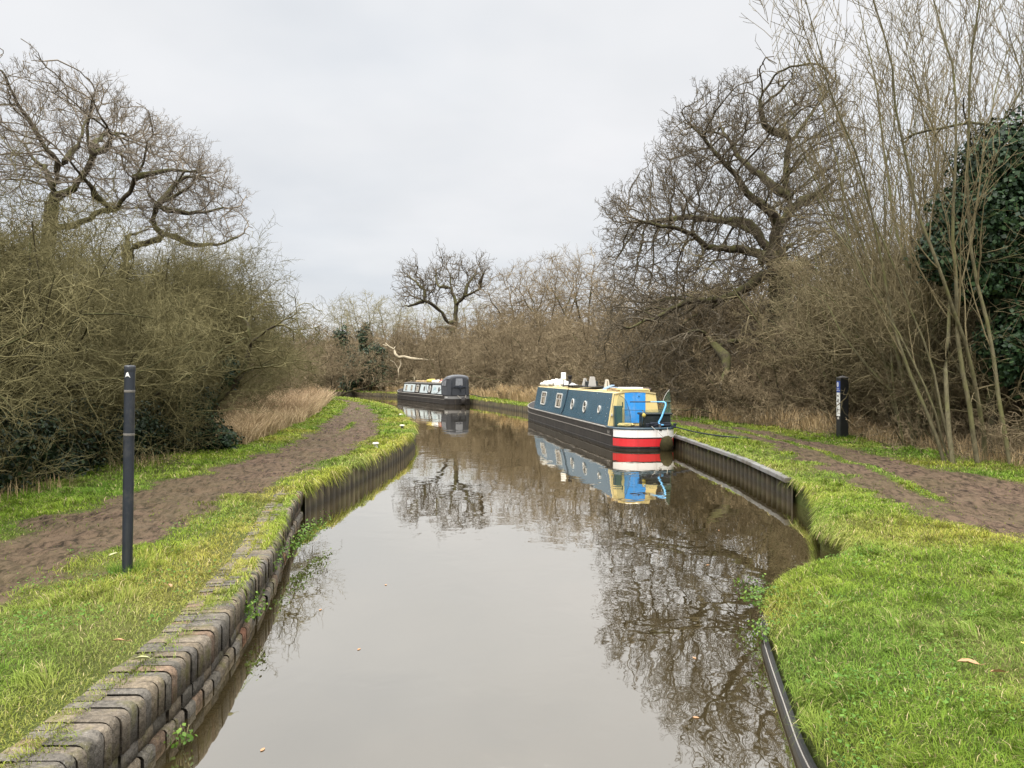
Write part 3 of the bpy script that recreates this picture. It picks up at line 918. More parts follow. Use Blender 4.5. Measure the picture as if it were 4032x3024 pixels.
def text_obj(name, body, size, mat, parent, loc, rot, ext=0.0015, shear=0.0, align='CENTER'):
    cu = bpy.data.curves.new(name, 'FONT')
    cu.body = body; cu.size = size; cu.extrude = ext; cu.shear = shear
    cu.align_x = align; cu.align_y = 'CENTER'
    cu.materials.append(mat)
    tmp = bpy.data.objects.new('lettering_curve', cu)
    COL.objects.link(tmp)
    me = bpy.data.meshes.new_from_object(tmp.evaluated_get(bpy.context.evaluated_depsgraph_get()))
    bpy.data.objects.remove(tmp)
    o = link_mesh(name, me, mat)
    o.parent = parent; o.location = loc; o.rotation_euler = rot
    return o

def sign_post():
    a = math.radians(6)
    root = empty('waymarker_post', (9.93, 23.1, 0.40), a)
    tag(root, 'square black wooden waymarker post with blue and white sign plates by the right track', 'post')
    h, s = 1.84, 0.125
    m = BM()
    m.box((0, 0, h / 2 - 0.1), (2 * s, 2 * s, h + 0.2), 0, 0.006)
    m.build('shaft', M['black_paint'], root)
    m = BM()
    r0 = [m.b.verts.new((sx * s * 1.02, sy * s * 1.02, h + 0.001)) for sx, sy in ((-1, -1), (1, -1), (1, 1), (-1, 1))]
    r1 = [m.b.verts.new((v.co.x * 0.98, v.co.y * 0.98, h + 0.02)) for v in r0]
    top = m.b.verts.new((0, 0, h + 0.075))
    m.b.faces.new(r0[::-1])
    for i in range(4):
        m.b.faces.new((r0[i], r0[(i + 1) % 4], r1[(i + 1) % 4], r1[i])); m.b.faces.new((r1[i], r1[(i + 1) % 4], top))
    m.build('cap', worn('cap', (0.10, 0.095, 0.09), 0.6, 0.3, 8), root)
    # the plates sit on the face turned to the canal (local -X)
    R = (PI / 2, 0, -PI / 2)
    X = -s - 0.001
    def plate(nm, z0, z1, mat, w=0.19):
        m = BM()
        m.slab([(X, -w / 2, z0), (X, w / 2, z0), (X, w / 2, z1), (X, -w / 2, z1)], (-0.005, 0, 0))
        return m.build(nm, mat, root)
    blue = plate('blue_plate', 1.41, 1.75, M['sign_blue'])
    X2 = X - 0.0065
    m = BM()
    ring = [(math.cos(t), math.sin(t)) for t in (2 * PI * k / 24 for k in range(24))]
    m.slab([(X2, 0.03 + 0.052 * c, 1.645 + 0.075 * q) for c, q in ring], (-0.0012, 0, 0))
    m.build('emblem_disc', M['sign_white'], blue)
    m = BM()   # an arch over waves
    m.ring([(X2 - 0.0013, 0.03 + 0.026 * c, 1.645 + 0.034 * q) for c, q in ring], [(X2 - 0.0013, 0.03 + 0.016 * c, 1.645 + 0.022 * q) for c, q in ring], (-0.001, 0, 0))
    m.build('emblem_arch', M['sign_blue'], blue)
    text_obj('lettering', 'Canal &', 0.046, M['sign_white'], blue, (X2, 0.022, 1.515), R)
    text_obj('lettering', 'River Trust', 0.036, M['sign_white'], blue, (X2, 0.0, 1.465), R)
    wp = plate('white_plate', 0.70, 1.40, M['sign_white'])
    m = BM()
    m.slab([(X2, 0.02 + 0.035 * c, 1.305 + 0.03 * q) for c, q in ring], (-0.001, 0, 0))
    m.box((X2 - 0.0005, 0.005, 1.285), (0.001, 0.05, 0.02))
    m.build('walker_symbol', M['dark_text'], wp)
    m = BM()
    m.slab([(X2, 0.055, 1.13), (X2, -0.03, 1.13), (X2, -0.02, 1.16), (X2, -0.015, 1.21), (X2, 0.03, 1.225), (X2, 0.045, 1.16)], (-0.001, 0, 0))
    m.build('bridge_symbol', M['dark_text'], wp)
    m = BM()
    m.box((X2 - 0.0005, 0.0, 1.045), (0.001, 0.15, 0.006))
    m.build('divider_line', M['grey_plastic'], wp)
    m = BM()
    m.box((X2 - 0.0005, 0.0, 0.885), (0.001, 0.11, 0.026))
    m.slab([(X2 - 0.0012, 0.062, 0.885), (X2 - 0.0012, 0.015, 0.98), (X2 - 0.0012, -0.008, 0.985), (X2 - 0.0012, 0.030, 0.885), (X2 - 0.0012, -0.008, 0.785), (X2 - 0.0012, 0.015, 0.79)], (-0.001, 0, 0))
    m.build('arrow', M['dark_text'], wp)
    m = BM()
    m.slab([(X, 0.05, 0.60), (X, -0.04, 0.60), (X, -0.05, 0.63), (X, -0.035, 0.66), (X, 0.0, 0.69), (X, 0.045, 0.66), (X, 0.06, 0.63)], (-0.003, 0, 0))
    m.build('small_disc', M['grey_plastic'], root)
sign_post()

def bollards():
    proto = None
    for i, (x, y, lab) in enumerate(((-3.53, 19.9, 'white topped iron mooring bollard nearest the brick wall on the left bank'),
                                     (-3.86, 27.0, 'white capped mooring bollard with black waist at the bend of the left bank'),
                                     (-5.0, 34.6, 'farthest small white capped mooring bollard on the left bank'))):
        root = empty('mooring_bollard', (x, y, 0.43))
        tag(root, lab, 'bollard', 'mooring bollards on the left bank')
        m = BM()
        m.lathe([(0.075, -0.1), (0.07, 0.0), (0.05, 0.03), (0.048, 0.09), (0.06, 0.105)], (0, 0, 0), 18)
        m.build('stem', M['white_paint'] if i == 0 else M['black_paint'], root)
        m = BM()
        m.lathe([(0.055, 0.10), (0.085, 0.107), (0.088, 0.13), (0.08, 0.146), (0.04, 0.155)], (0, 0, 0), 18)
        m.build('cap', worn('bollard_cap', (0.66, 0.62, 0.52), 0.5, 0.1, 20), root)
bollards()

def broken_fence():
    root = empty('broken_fence', (0.3, 65.5, 0.40), 0.15)
    tag(root, 'broken timber fence post with a fallen slanting rail in dead grass', 'fence')
    m = BM(); m.box((0, 0, 0.55), (0.13, 0.13, 1.5), 0, 0.01); m.build('post', M['rail_wood'], root)
    m = BM(); m.tube([(-0.5, -0.1, 1.05), (0.6, -0.12, 0.7), (2.2, -0.12, 0.1)], 0.055, 6); m.build('rail', M['rail_wood'], root)
broken_fence()

# ------------------------------------------------------------------ narrowboats (local: stern at y=0, bow towards +y, waterline z=0)
M['strake_dark'] = worn('strake_dark', (0.12, 0.105, 0.088), 0.6, 0.3, 3, (0.03, 0.026, 0.022), 0.7)

class Hull:
    def __init__(self, L, W, zg, bow=3.2, stern=0.9, sheer=0.30):
        self.L, self.W, self.zg, self.bow, self.stern, self.sheer = L, W, zg, bow, stern, sheer
    def hw(self, y):
        w = self.W
        if y < self.stern:
            w *= max(0.0, 1 - (1 - y / self.stern) ** 2.7) ** (1 / 2.7)
        u = (y - (self.L - self.bow)) / self.bow
        if u > 0:
            w *= max(0.0, 1 - u ** 2.3)
        return w
    def top(self, y):
        u = max(0.0, (y - (self.L - self.bow - 0.6)) / (self.bow + 0.6))
        return self.zg + self.sheer * u ** 1.6
    def ys(self, y0=0.0, y1=None):
        y1 = self.L if y1 is None else y1
        a = [0, 0.004, 0.015, 0.04, 0.08, 0.14, 0.22, 0.32, 0.45, 0.6, 0.75, self.stern]
        b = list(np.arange(self.stern + 0.6, self.L - self.bow, 0.8)) + list(np.linspace(self.L - self.bow, self.L, 12))
        r = [y for y in a + b if y0 < y < y1]
        return [y0] + r + [y1]
    def rim(self, y0, y1, off=0.0, zf=None):
        """polyline round the stern: left side y1 -> y0, right side y0 -> y1, pushed out by off"""
        ys = self.ys(y0, y1)
        left = [(-self.hw(y), y) for y in ys[::-1]]
        right = [(self.hw(y), y) for y in ys]
        if y0 == 0:
            right = right[1:]
        pts = left + right
        out = []
        for i, (x, y) in enumerate(pts):
            a = pts[max(i - 1, 0)]; c = pts[min(i + 1, len(pts) - 1)]
            tx, ty = c[0] - a[0], c[1] - a[1]
            l = math.hypot(tx, ty) or 1
            out.append((x + ty / l * off, y - tx / l * off))
        return out

def boat_hull(root, H, band=None, strake_mat='strake_grey'):
    m = BM()
    ys = H.ys()
    zs = [(-0.45, 0.93), (0.0, 1.0), (0.12, 1.0), (1.0, 1.0)]
    grid = []
    for y in ys:
        row = []
        for z, f in zs:
            zz = H.top(y) if z == 1.0 else z
            row.append((m.b.verts.new((-H.hw(y) * f, y, zz)), m.b.verts.new((H.hw(y) * f, y, zz))))
        grid.append(row)
    for a, c in zip(grid, grid[1:]):
        for k in range(len(zs) - 1):
            for s in (0, 1):
                m.b.faces.new((a[k][s], c[k][s], c[k + 1][s], a[k + 1][s]))
        m.b.faces.new((a[-1][0], c[-1][0], c[-1][1], a[-1][1]))
    hull = m.build('hull', M['hull_black'], root)
    # raised rubbing strakes
    for zf, r, y0, mt in ((0.40, 0.022, 0.75, 'strake_dark'), (1.0, 0.026, 1.2, strake_mat), (0.08, 0.022, 0.0, 'hull_black')):
        for s in (-1, 1):
            m = BM()
            pts = []
            for y in H.ys(y0, H.L - 0.05):
                z = H.top(y) - 0.02 if zf == 1.0 else zf + (H.top(y) - H.zg) * 0.7
                pts.append((s * (H.hw(y) + 0.006), y, z))
            m.tube(pts, r, 6)
            m.build('rubbing_strake', M[mt], hull)
    return hull

def band(root, H, name, mat, y1, z0, z1, off=0.006, th=0.004):
    m = BM()
    pts = H.rim(0.0, y1, off)
    pin = H.rim(0.0, y1, off - th)
    vs = [(m.b.verts.new((x, y, z0)), m.b.verts.new((x, y, z1)), m.b.verts.new((a, b2, z1)), m.b.verts.new((a, b2, z0))) for (x, y), (a, b2) in zip(pts, pin)]
    for a, c in zip(vs, vs[1:]):
        for k in range(4):
            f = m.b.faces.new((a[k], c[k], c[(k + 1) % 4], a[(k + 1) % 4]))
    m.b.faces.new(vs[0]); m.b.faces.new(vs[-1][::-1])
    return m.build(name, mat, root)

class Cabin:
    def __init__(self, H, y0, y1, wb, wt, zr, camber=0.07):
        self.H, self.y0, self.y1, self.wb, self.wt, self.zr, self.camber = H, y0, y1, wb, wt, zr, camber
        self.n = Vector((-(zr - H.zg), 0, -(wt - wb))).normalized()
        if self.n.z < 0: self.n = Vector((-(zr - H.zg), 0, (wb - wt))).normalized()
    def side(self, y, z, off=0.0, s=-1):
        f = (z - self.H.zg) / (self.zr - self.H.zg)
        x = self.wb + (self.wt - self.wb) * f
        p = Vector((-x, y, z)) + self.n * off
        if s > 0: p.x = -p.x
        return p
    def nrm(self, s=-1):
        v = self.n.copy()
        if s > 0: v.x = -v.x
        return v
    def roof_z(self, x):
        return self.zr + self.camber * (1 - (x / self.wt) ** 2)

def cabin_body(root, C, side_mat, roof_mat, rear_mat, front_mat):
    H = C.H
    th = 0.05
    m = BM()
    for s in (-1, 1):
        m.slab([C.side(C.y0, H.zg, 0, s), C.side(C.y1, H.zg, 0, s), C.side(C.y1 - 0.12, C.zr, 0, s), C.side(C.y0, C.zr, 0, s)], -C.nrm(s) * th)
    cab = m.build('cabin', side_mat, root)
    m = BM()
    xs = [C.wt * k / 5 for k in range(-5, 6)]
    a = [(x, C.y0 - 0.03, C.roof_z(x) + 0.003) for x in xs]
    prof = a + [(x, C.y0 - 0.03, C.roof_z(x) - 0.04) for x in xs[::-1]]
    m.slab(prof, (0, C.y1 - C.y0 - 0.06, 0))
    m.tube([(-C.wt + 0.13, y, C.roof_z(C.wt - 0.13) + 0.02) for y in (C.y0 + 0.3, C.y1 - 0.4)], 0.018, 6)
    m.tube([(C.wt - 0.13, y, C.roof_z(C.wt - 0.13) + 0.02) for y in (C.y0 + 0.3, C.y1 - 0.4)], 0.018, 6)
    m.build('roof', roof_mat, root)
    e = 0.003
    for nm, y, mt, d in (('rear_bulkhead', C.y0, rear_mat, 0.05), ('front_bulkhead', C.y1 - 0.14, front_mat, -0.05)):
        m = BM()
        top = [(x * 0.995, y - math.copysign(e, d), C.roof_z(x) - 0.045) for x in xs[::-1]]
        m.slab([(-C.wb + e, y - math.copysign(e, d), H.zg + e), (C.wb - e, y - math.copysign(e, d), H.zg + e)] + top, (0, d, 0))
        m.build(nm, mt, root)
    return cab

def rrect(w, h, r, n=4):
    out = []
    for cx, cy, a0 in ((w / 2 - r, h / 2 - r, 0), (-w / 2 + r, h / 2 - r, PI / 2), (-w / 2 + r, -h / 2 + r, PI), (w / 2 - r, -h / 2 + r, 1.5 * PI)):
        for k in range(n + 1):
            a = a0 + PI / 2 * k / n
            out.append((cx + r * math.cos(a), cy + r * math.sin(a)))
    return out

def cabin_window(root, C, y, z, outline_o, outline_i, bars, curtain=True, frame_mat='frame_metal'):
    f = lambda pts, off: [C.side(y + a, z + b2, off) for a, b2 in pts]
    m = BM()
    m.slab(f(outline_i, 0.004), C.n * 0.004)
    win = m.build('window', M['window_glass'], root)
    m = BM()
    m.ring(f(outline_o, 0.004), f(outline_i, 0.004), C.n * 0.022)
    m.build('frame', M[frame_mat], win)
    for b2 in bars:
        m = BM()
        m.slab(f(b2, 0.0085), C.n * 0.012)
        m.build('glazing_bar', M[frame_mat], win)
    if curtain:
        for cpts in curtain:
            m = BM()
            m.slab(f(cpts, 0.0085), C.n * 0.002)
            m.build('curtain', M['curtain'], win)
    return win

def rect(y0, y1, z0, z1):
    return [(y0, z0), (y1, z0), (y1, z1), (y0, z1)]

def ellipse(a, b2, n=28):
    return [(a * math.cos(2 * PI * k / n), b2 * math.sin(2 * PI * k / n)) for k in range(n)]

def porthole(root, C, y, z, r, fr, frame_mat='frame_metal', glass='window_glass', bar=True):
    f = lambda pts, off: [C.side(y + a, z + b2, off) for a, b2 in pts]
    m = BM(); m.slab(f(ellipse(r - fr, r - fr), 0.004), C.n * 0.004)
    o = m.build('porthole', M[glass], root)
    m = BM(); m.ring(f(ellipse(r, r), 0.004), f(ellipse(r - fr, r - fr), 0.004), C.n * 0.03)
    m.build('rim', M[frame_mat], o)
    if bar:
        m = BM(); m.slab(f(rect(-r + fr * 0.6, r - fr * 0.6, -0.014, 0.014), 0.0085), C.n * 0.01)
        m.build('glazing_bar', M[frame_mat], o)
    return o

def to_world(p, O, a):
    x, y, z = p
    return Vector((O[0] + x * math.cos(a) - y * math.sin(a), O[1] + x * math.sin(a) + y * math.cos(a), z))

def fender_obj(O, a, loc, size, tilt, label):
    root = empty('rope_fender', to_world(loc, O, a), a)
    root.rotation_euler = (0, tilt, a)
    tag(root, label, 'fender')
    m = BM()
    m.blob((0, 0, 0), size, 5, 0.07, 3, 4.0)
    m.build('knotted_body', M['fender'], root)
    return root

# --- the blue narrowboat
def blue_boat():
    O, a = (4.25, 23.75), math.radians(8.5)
    root = empty('narrowboat', (O[0], O[1], 0), a)
    tag(root, 'blue and cream narrowboat with red and white banded stern and sky blue rear doors', 'narrowboat')
    H = Hull(19.0, 1.0, 0.665, 3.2, 0.9, 0.28)
    boat_hull(root, H)
    wb = band(root, H, 'white_band', M['white_paint'], 0.60, 0.395, 0.632)
    band(root, H, 'red_band', M['red_paint'], 0.62, 0.115, 0.352)
    m = BM()
    rim = [(x, y, 0.665) for x, y in H.rim(0.0, 1.35, 0.0)]
    m.tube(rim, 0.036, 8)
    m.build('deck_rim', M['navy_rim'], root)
    C = Cabin(H, 1.45, 15.4, 0.875, 0.70, 1.735)
    cabin_body(root, C, M['cabin_blue'], M['roof_cream'], M['cream'], M['cream'])
    # cream return strip at the cabin's rear corner
    m = BM()
    m.slab([C.side(1.452, H.zg + 0.004, 0.003), C.side(1.62, H.zg + 0.004, 0.003), C.side(1.62, 1.733, 0.003), C.side(1.452, 1.733, 0.003)], C.n * 0.004)
    m.build('corner_panel', M['cream'], root)
    # sash windows
    for y in (13.25, 9.75):
        wd, hg = (1.1, 0.62)
        cur = [rect(0.22, 0.42, -0.22, 0.04), rect(-0.30, 0.02, -0.22, 0.03), rect(-0.18, 0.16, 0.09, 0.22)]
        cabin_window(root, C, y, 1.23, rrect(wd, hg, 0.07), rrect(wd - 0.16, hg - 0.11, 0.05), [rect(-wd / 2 + 0.08, wd / 2 - 0.08, 0.045, 0.075)], cur)
    for y, z, r, b2 in ((7.1, 1.17, 0.215, True), (5.05, 1.15, 0.22, True), (2.97, 1.14, 0.135, False)):
        porthole(root, C, y, z, r, 0.035, bar=b2)
    # hanging rope over the roof edge down the side
    m = BM()
    pts = [C.side(8.2, 1.76, 0.02), C.side(8.25, 1.70, 0.02), C.side(8.33, 1.4, 0.016), C.side(8.5, 1.0, 0.016), C.side(8.75, 0.72, 0.03), Vector((-1.0, 8.9, 0.64))]
    m.tube(smooth_path(pts, 20), 0.014, 6)
    m.build('side_rope', M['rope_dark'], root)
    # small white marks of filler on the blue paint
    m = BM()
    rr = random.Random(4)
    for y, z in ((1.9, 1.55), (1.95, 1.25), (2.0, 1.05), (2.05, 0.95), (2.0, 0.8), (3.6, 1.68), (10.4, 1.55), (10.35, 1.62), (14.6, 1.0), (3.9, 0.8)):
        m.slab([C.side(y + 0.018 * math.cos(t), z + 0.018 * math.sin(t), 0.003) for t in (0.3, 1.5, 2.7, 3.9, 5.2)], C.n * 0.001)
    m.build('paint_speck', M['panel_grey'], root)
    # rear doors, hatch
    yr = C.y0 - 0.003
    for s, x0, x1 in ((0, -0.36, -0.012), (1, -0.008, 0.34)):
        m = BM()
        m.slab([(x0, yr - 0.002, 0.76), (x1, yr - 0.002, 0.76), (x1, yr - 0.002, 1.775), (x0, yr - 0.002, 1.775)], (0, -0.018, 0))
        d = m.build('rear_door', M['door_blue'], root)
        if s:
            m = BM(); m.lathe([(0.018, 0), (0.018, 0.03)], (0.12, yr - 0.025, 1.62), 8); m.build('door_latch', M['dark_text'], d)
    m = BM()
    m.box((0.0, C.y0 + 0.52, C.zr + 0.112), (0.90, 1.15, 0.05), 0, 0.008)
    m.box((0.0, C.y0 + 0.02, C.zr + 0.075), (0.98, 0.12, 0.07), 0, 0.008)
    m.build('sliding_hatch', M['cream'], root)
    m = BM(); m.box((0.0, C.y0 + 0.55, C.zr + 0.16), (0.62, 0.8, 0.05), 0, 0.01); m.build('hatch_lid', M['white_paint'], root)
    # little cupboard against the bulkhead, rail and post
    m = BM(); m.box((-0.62, C.y0 - 0.12, 1.0), (0.24, 0.2, 0.66), 0, 0.008)
    cb = m.build('gas_locker', M['teal_dark'], root)
    m = BM(); m.box((-0.47, C.y0 - 0.14, 1.36), (0.03, 0.03, 0.18)); m.build('locker_post', M['dark_text'], cb)
    m = BM(); m.box((-0.80, C.y0 - 0.04, 1.03), (0.05, 0.05, 0.09), 0, 0.01); m.build('stern_lamp', M['grey_plastic'], root)
    m = BM()
    m.tube([(-0.10, 0.42, 0.69), (-0.07, 0.42, 1.21)], 0.022, 8)
    m.tube([(-0.55, 0.9, 1.215), (-0.07, 0.42, 1.22)], 0.009, 6)
    m.build('rail_post', M['navy_rim'], root)
    # tiller
    sx = 0.42
    m = BM()
    path = [(sx + 0.06, 0.05, 0.775), (sx - 0.02, 0.08, 0.775), (sx - 0.06, 0.12, 0.80), (sx - 0.075, 0.14, 0.86), (sx + 0.02, 0.14, 1.02), (sx + 0.17, 0.2, 1.36), (sx + 0.185, 0.24, 1.45), (sx + 0.13, 0.28, 1.485), (sx + 0.02, 0.34, 1.485), (sx - 0.22, 0.5, 1.48)]
    m.tube(path, [0.024, 0.026, 0.028, 0.029, 0.029, 0.029, 0.029, 0.027, 0.020, 0.016], 10)
    tl = m.build('tiller', M['tiller_blue'], root)
    m = BM(); m.tube([(sx - 0.22, 0.5, 1.48), (sx - 0.78, 0.85, 1.472)], [0.019, 0.016], 8); m.build('handle', M['dark_text'], tl)
    m = BM(); m.tube([(sx - 0.07, 0.02, 0.6), (sx - 0.05, 0.10, 0.79)], 0.05, 10); m.build('rudder_head', M['hull_black'], tl)
    # dark stern dolly and gear
    m = BM()
    for x in (-0.18, 0.86):
        m = BM()
        m.lathe([(0.05, 0.68), (0.04, 0.74), (0.06, 0.80), (0.06, 0.82)], (x * 0.85 + 0.15, 0.16, 0.0), 12)
        m.build('mooring_dolly', M['rope_dark'], root)
    # faint number on the quarter
    n = text_obj('lettering', '5611', 0.15, M['strake_grey'], root, (-H.hw(0.9) - 0.008, 1.05, 0.50), (PI / 2, 0, -PI / 2))
    # --- things carried
    def carry(name, loc, label, cat):
        r = empty(name, to_world(loc, O, a), a)
        tag(r, label, cat)
        return r
    r = carry('storage_crate', (0.38, 0.62, 0.667), 'dark plastic crate with lid standing on the stern deck of the blue boat', 'crate')
    m = BM(); m.box((0, 0, 0.20), (0.86, 0.50, 0.40), 0, 0.02)
    for k in range(-8, 9):
        m.box((k * 0.048, -0.253, 0.18), (0.012, 0.012, 0.30))
    m.build('bin', M['crate_dark'], r)
    m = BM(); m.box((0, 0, 0.435), (0.96, 0.60, 0.07), 0, 0.02); m.build('lid', M['crate_dark'], r)
    m = BM(); m.blob((-0.45, -0.29, 0.40), (0.06, 0.05, 0.07), 2, 0.2, 2); m.build('corner_pad', M['yellow_cloth'], r)
    r = carry('coiled_rope', (0.40, 0.20, 0.70), 'heap of dark blue rope on the stern rim behind the tiller', 'rope')
    m = BM()
    rr = random.Random(9)
    m.tube(smooth_path([(rr.uniform(-0.42, 0.42), rr.uniform(-0.06, 0.05), rr.uniform(0.0, 0.16)) for _ in range(16)], 120), 0.022, 6)
    m.build('rope_coil', M['rope_dark'], r)
    r = carry('yellow_cloth', (-0.42, 1.10, 0.667), 'crumpled pale yellow cloth lying on the stern deck by the dark locker', 'cloth')
    m = BM(); m.blob((0, 0, 0.05), (0.28, 0.14, 0.07), 3, 0.25, 3, 2.5); m.build('cloth_folds', worn('cloth_cream', (0.62, 0.50, 0.20), 0.8, 0.15, 9), r)
    # net screens either side of the stern
    r = carry('net_screen', (0.80, 0.85, 0.667), 'green netting screen on a bowed rod at the right side of the blue boat stern', 'netting')
    m = BM(); m.slab([(0.02, 0, 0.0), (0.22, 0, 0.0), (0.215, 0, 0.7), (0.15, 0, 1.19), (0.07, 0, 1.10), (-0.06, 0, 0.85), (-0.16, 0, 0.5)], (0, 0.004, 0)); m.build('net', M['net_green'], r)
    m = BM(); m.tube(smooth_path([(-0.10, 0.0, 0.72), (-0.02, 0, 0.95), (0.07, 0, 1.10), (0.15, 0, 1.19)], 12), 0.008, 6); m.build('rod', M['grey_plastic'], r)
    m = BM(); m.box((0.05, 0.05, 0.40), (0.06, 0.06, 0.80)); m.box((0.15, 0.05, 0.40), (0.05, 0.05, 0.80)); m.box((0.08, 0.05, 0.81), (0.22, 0.16, 0.04), 0, 0.01); m.build('net_stand', worn('stand_green', (0.06, 0.10, 0.08), 0.6, 0.2, 6), r)
    r = carry('net_screen', (-0.45, 0.98, 0.667), 'fine netting screen on a curved rod at the left of the blue boat stern', 'netting')
    m = BM()
    arc = smooth_path([(-0.30, 0, 0.0), (-0.32, 0, 0.6), (-0.24, 0, 1.02), (-0.02, 0, 0.86), (0.12, 0, 0.45), (0.18, 0, 0.0)], 24)
    m.slab(arc, (0, 0.004, 0)); m.build('net', M['net_green'], r)
    m = BM(); m.tube(smooth_path([(-0.24, -0.01, 1.02), (-0.02, -0.01, 0.86), (0.12, -0.01, 0.45), (0.18, -0.01, 0.0)], 20), 0.006, 5); m.build('rod', M['dark_text'], r)
    r = carry('net_screen', (0.25, 0.46, 0.667), 'low netting strip stretched between the rail post and the green stand', 'netting')
    m = BM(); m.slab([(-0.34, 0, 0.05), (0.62, 0, 0.05), (0.62, 0, 0.60), (-0.34, 0, 0.56)], (0, 0.003, 0)); m.build('net', M['net_green'], r)
    # roof things
    def rz(x): return C.roof_z(x) + 0.004
    r = carry('roof_sheet', (0.0, 13.7, rz(0)), 'crumpled white plastic sheet heaped on the bow end of the blue boat roof', 'sheet')
    m = BM()
    for i, (x, y, sx2, sy, sz) in enumerate(((-0.25, 0.9, 0.36, 0.65, 0.15), (0.1, 0.5, 0.40, 0.8, 0.20), (-0.2, -0.1, 0.38, 0.65, 0.16), (0.2, -0.7, 0.38, 0.65, 0.14), (0.05, -1.4, 0.32, 0.6, 0.11), (0.15, -2.1, 0.28, 0.5, 0.08))):
        m.blob((x, y, sz * 0.5), (sx2, sy, sz), i, 0.26, 4, 5.2)
    m.build('sheet_folds', M['tarp_white'], r)
    r = carry('roof_aerial', (-0.28, 11.15, rz(0.28)), 'white flat aerial panel on a thin pole on the blue boat roof', 'aerial')
    m = BM(); m.tube([(0, 0, 0), (0, 0, 0.42)], 0.018, 8); m.lathe([(0.07, 0), (0.07, 0.02)], (0, 0, 0), 12); m.build('pole', M['dark_text'], r)
    m = BM(); m.box((0, 0, 0.48), (0.22, 0.06, 0.34), 0, 0.02); m.build('panel', M['sign_white'], r)
    r = carry('chimney', (-0.30, 9.75, rz(0.3)), 'black stove chimney with dark cap on the blue boat roof', 'chimney')
    m = BM(); m.lathe([(0.09, 0), (0.085, 0.03), (0.07, 0.05), (0.07, 0.42)], (0, 0, 0), 16); m.build('pipe', M['hull_black'], r)
    m = BM(); m.lathe([(0.085, 0.40), (0.095, 0.41), (0.095, 0.50), (0.08, 0.52)], (0, 0, 0), 16); m.build('cap', M['hull_black'], r)
    r = carry('mushroom_vent', (-0.42, 8.8, rz(0.42)), 'small pale mushroom vent on dark legs beside the black chimney', 'vent')
    m = BM(); m.lathe([(0.05, 0.0), (0.045, 0.10)], (0, 0, 0), 12); m.build('base', M['dark_text'], r)
    m = BM(); m.lathe([(0.06, 0.10), (0.11, 0.11), (0.12, 0.13), (0.09, 0.17), (0.03, 0.185)], (0, 0, 0), 18); m.build('dome', M['tarp_white'], r)
    for i, (y, ln) in enumerate(((9.2, 2.2), (6.3, 2.6))):
        r = carry('solar_panel', (-0.02, y, rz(0) + 0.02), ('farther flat black solar panel beside the chimney on the blue boat roof', 'nearer flat black solar panel in the middle of the blue boat roof')[i], 'solar panel')
        r['group'] = 'solar panels on the blue boat'
        m = BM(); m.box((0, 0, 0.05), (1.12, ln, 0.035), 0, 0.004); m.build('cells', M['solar_black'], r)
        for s in (-1, 1):
            m = BM(); m.box((0, s * ln * 0.4, 0.012), (0.9, 0.05, 0.04)); m.build('bracket', M['roof_grey'], r)
    for i, (x, y, lab) in enumerate(((0.12, 8.75, 'narrow white wedge shaped stand on the farther solar panel'), (-0.05, 6.85, 'widest pale grey wedge shaped stand on the nearer solar panel'), (-0.02, 4.8, 'pale grey wedge shaped stand with dark slot beside the folded blue box'))):
        r = carry('wedge_stand', (x, y, rz(x) + (0.09 if i < 2 else 0.0)), lab, 'stand')
        r['group'] = 'pale wedge stands on the blue boat roof'
        w0, w1, hh = ((0.115, 0.05, 0.30), (0.15, 0.095, 0.37), (0.115, 0.055, 0.36))[i]
        m = BM()
        m.slab([(-w0, -0.05, 0), (w0, -0.05, 0), (w1, -0.05, hh * 0.9), (w1 * 0.6, -0.05, hh), (-w1 * 0.6, -0.05, hh), (-w1, -0.05, hh * 0.9)], (0, 0.10, 0))
        m.build('body', M['grey_plastic'], r)
        if i != 1:
            m = BM(); m.box((0.0, -0.0525, hh * 0.52), (0.022, 0.003, hh * 0.6)); m.build('slot', M['dark_text'], r)
    r = carry('black_tub', (0.28, 8.3, rz(0.28) + 0.09), 'black tub standing between two pale wedge stands on the roof', 'tub')
    m = BM(); m.box((0, 0, 0.09), (0.40, 0.6, 0.18), 0, 0.015); m.build('tub', M['crate_dark'], r)
    r = carry('folding_box', (-0.38, 3.0, rz(0.38)), 'pale blue folding box tilted open on the rear of the blue boat roof', 'box')
    m = BM(); m.slab([(-0.22, -0.15, 0.05), (0.08, -0.15, 0.17), (0.08, 0.3, 0.17), (-0.22, 0.3, 0.05)], (0.02, 0, 0.03)); m.build('lid', M['blue_box'], r)
    m = BM(); m.box((0.08, 0.08, 0.07), (0.28, 0.5, 0.10), 0, 0.01); m.build('tray', M['blue_box'], r)
    r = carry('timber_plank', (-0.42, 2.3, rz(0.42) + 0.01), 'short pale timber planks lying by the hatch on the blue boat roof', 'planks')
    m = BM(); m.box((0, 0.05, 0.03), (0.26, 0.9, 0.05), 0.1, 0.006); m.box((-0.02, 0.2, 0.08), (0.16, 0.7, 0.04), -0.15, 0.006); m.build('plank', M['log_wood'], r)
    r = carry('dark_sack', (0.52, 2.2, rz(0.5)), 'dark brown sack lying on the right rear edge of the blue boat roof', 'sack')
    m = BM(); m.blob((0, 0, 0.05), (0.20, 0.5, 0.09), 8, 0.2, 3); m.build('sack', worn('sack_brown', (0.05, 0.035, 0.03), 0.9, 0.3, 9), r)
    # fender on the stern, with its cords
    fr = fender_obj(O, a, (0.46, -0.24, 0.19), (0.20, 0.19, 0.275), math.radians(12), 'mossy oval rope fender hanging over the red stern of the blue boat')
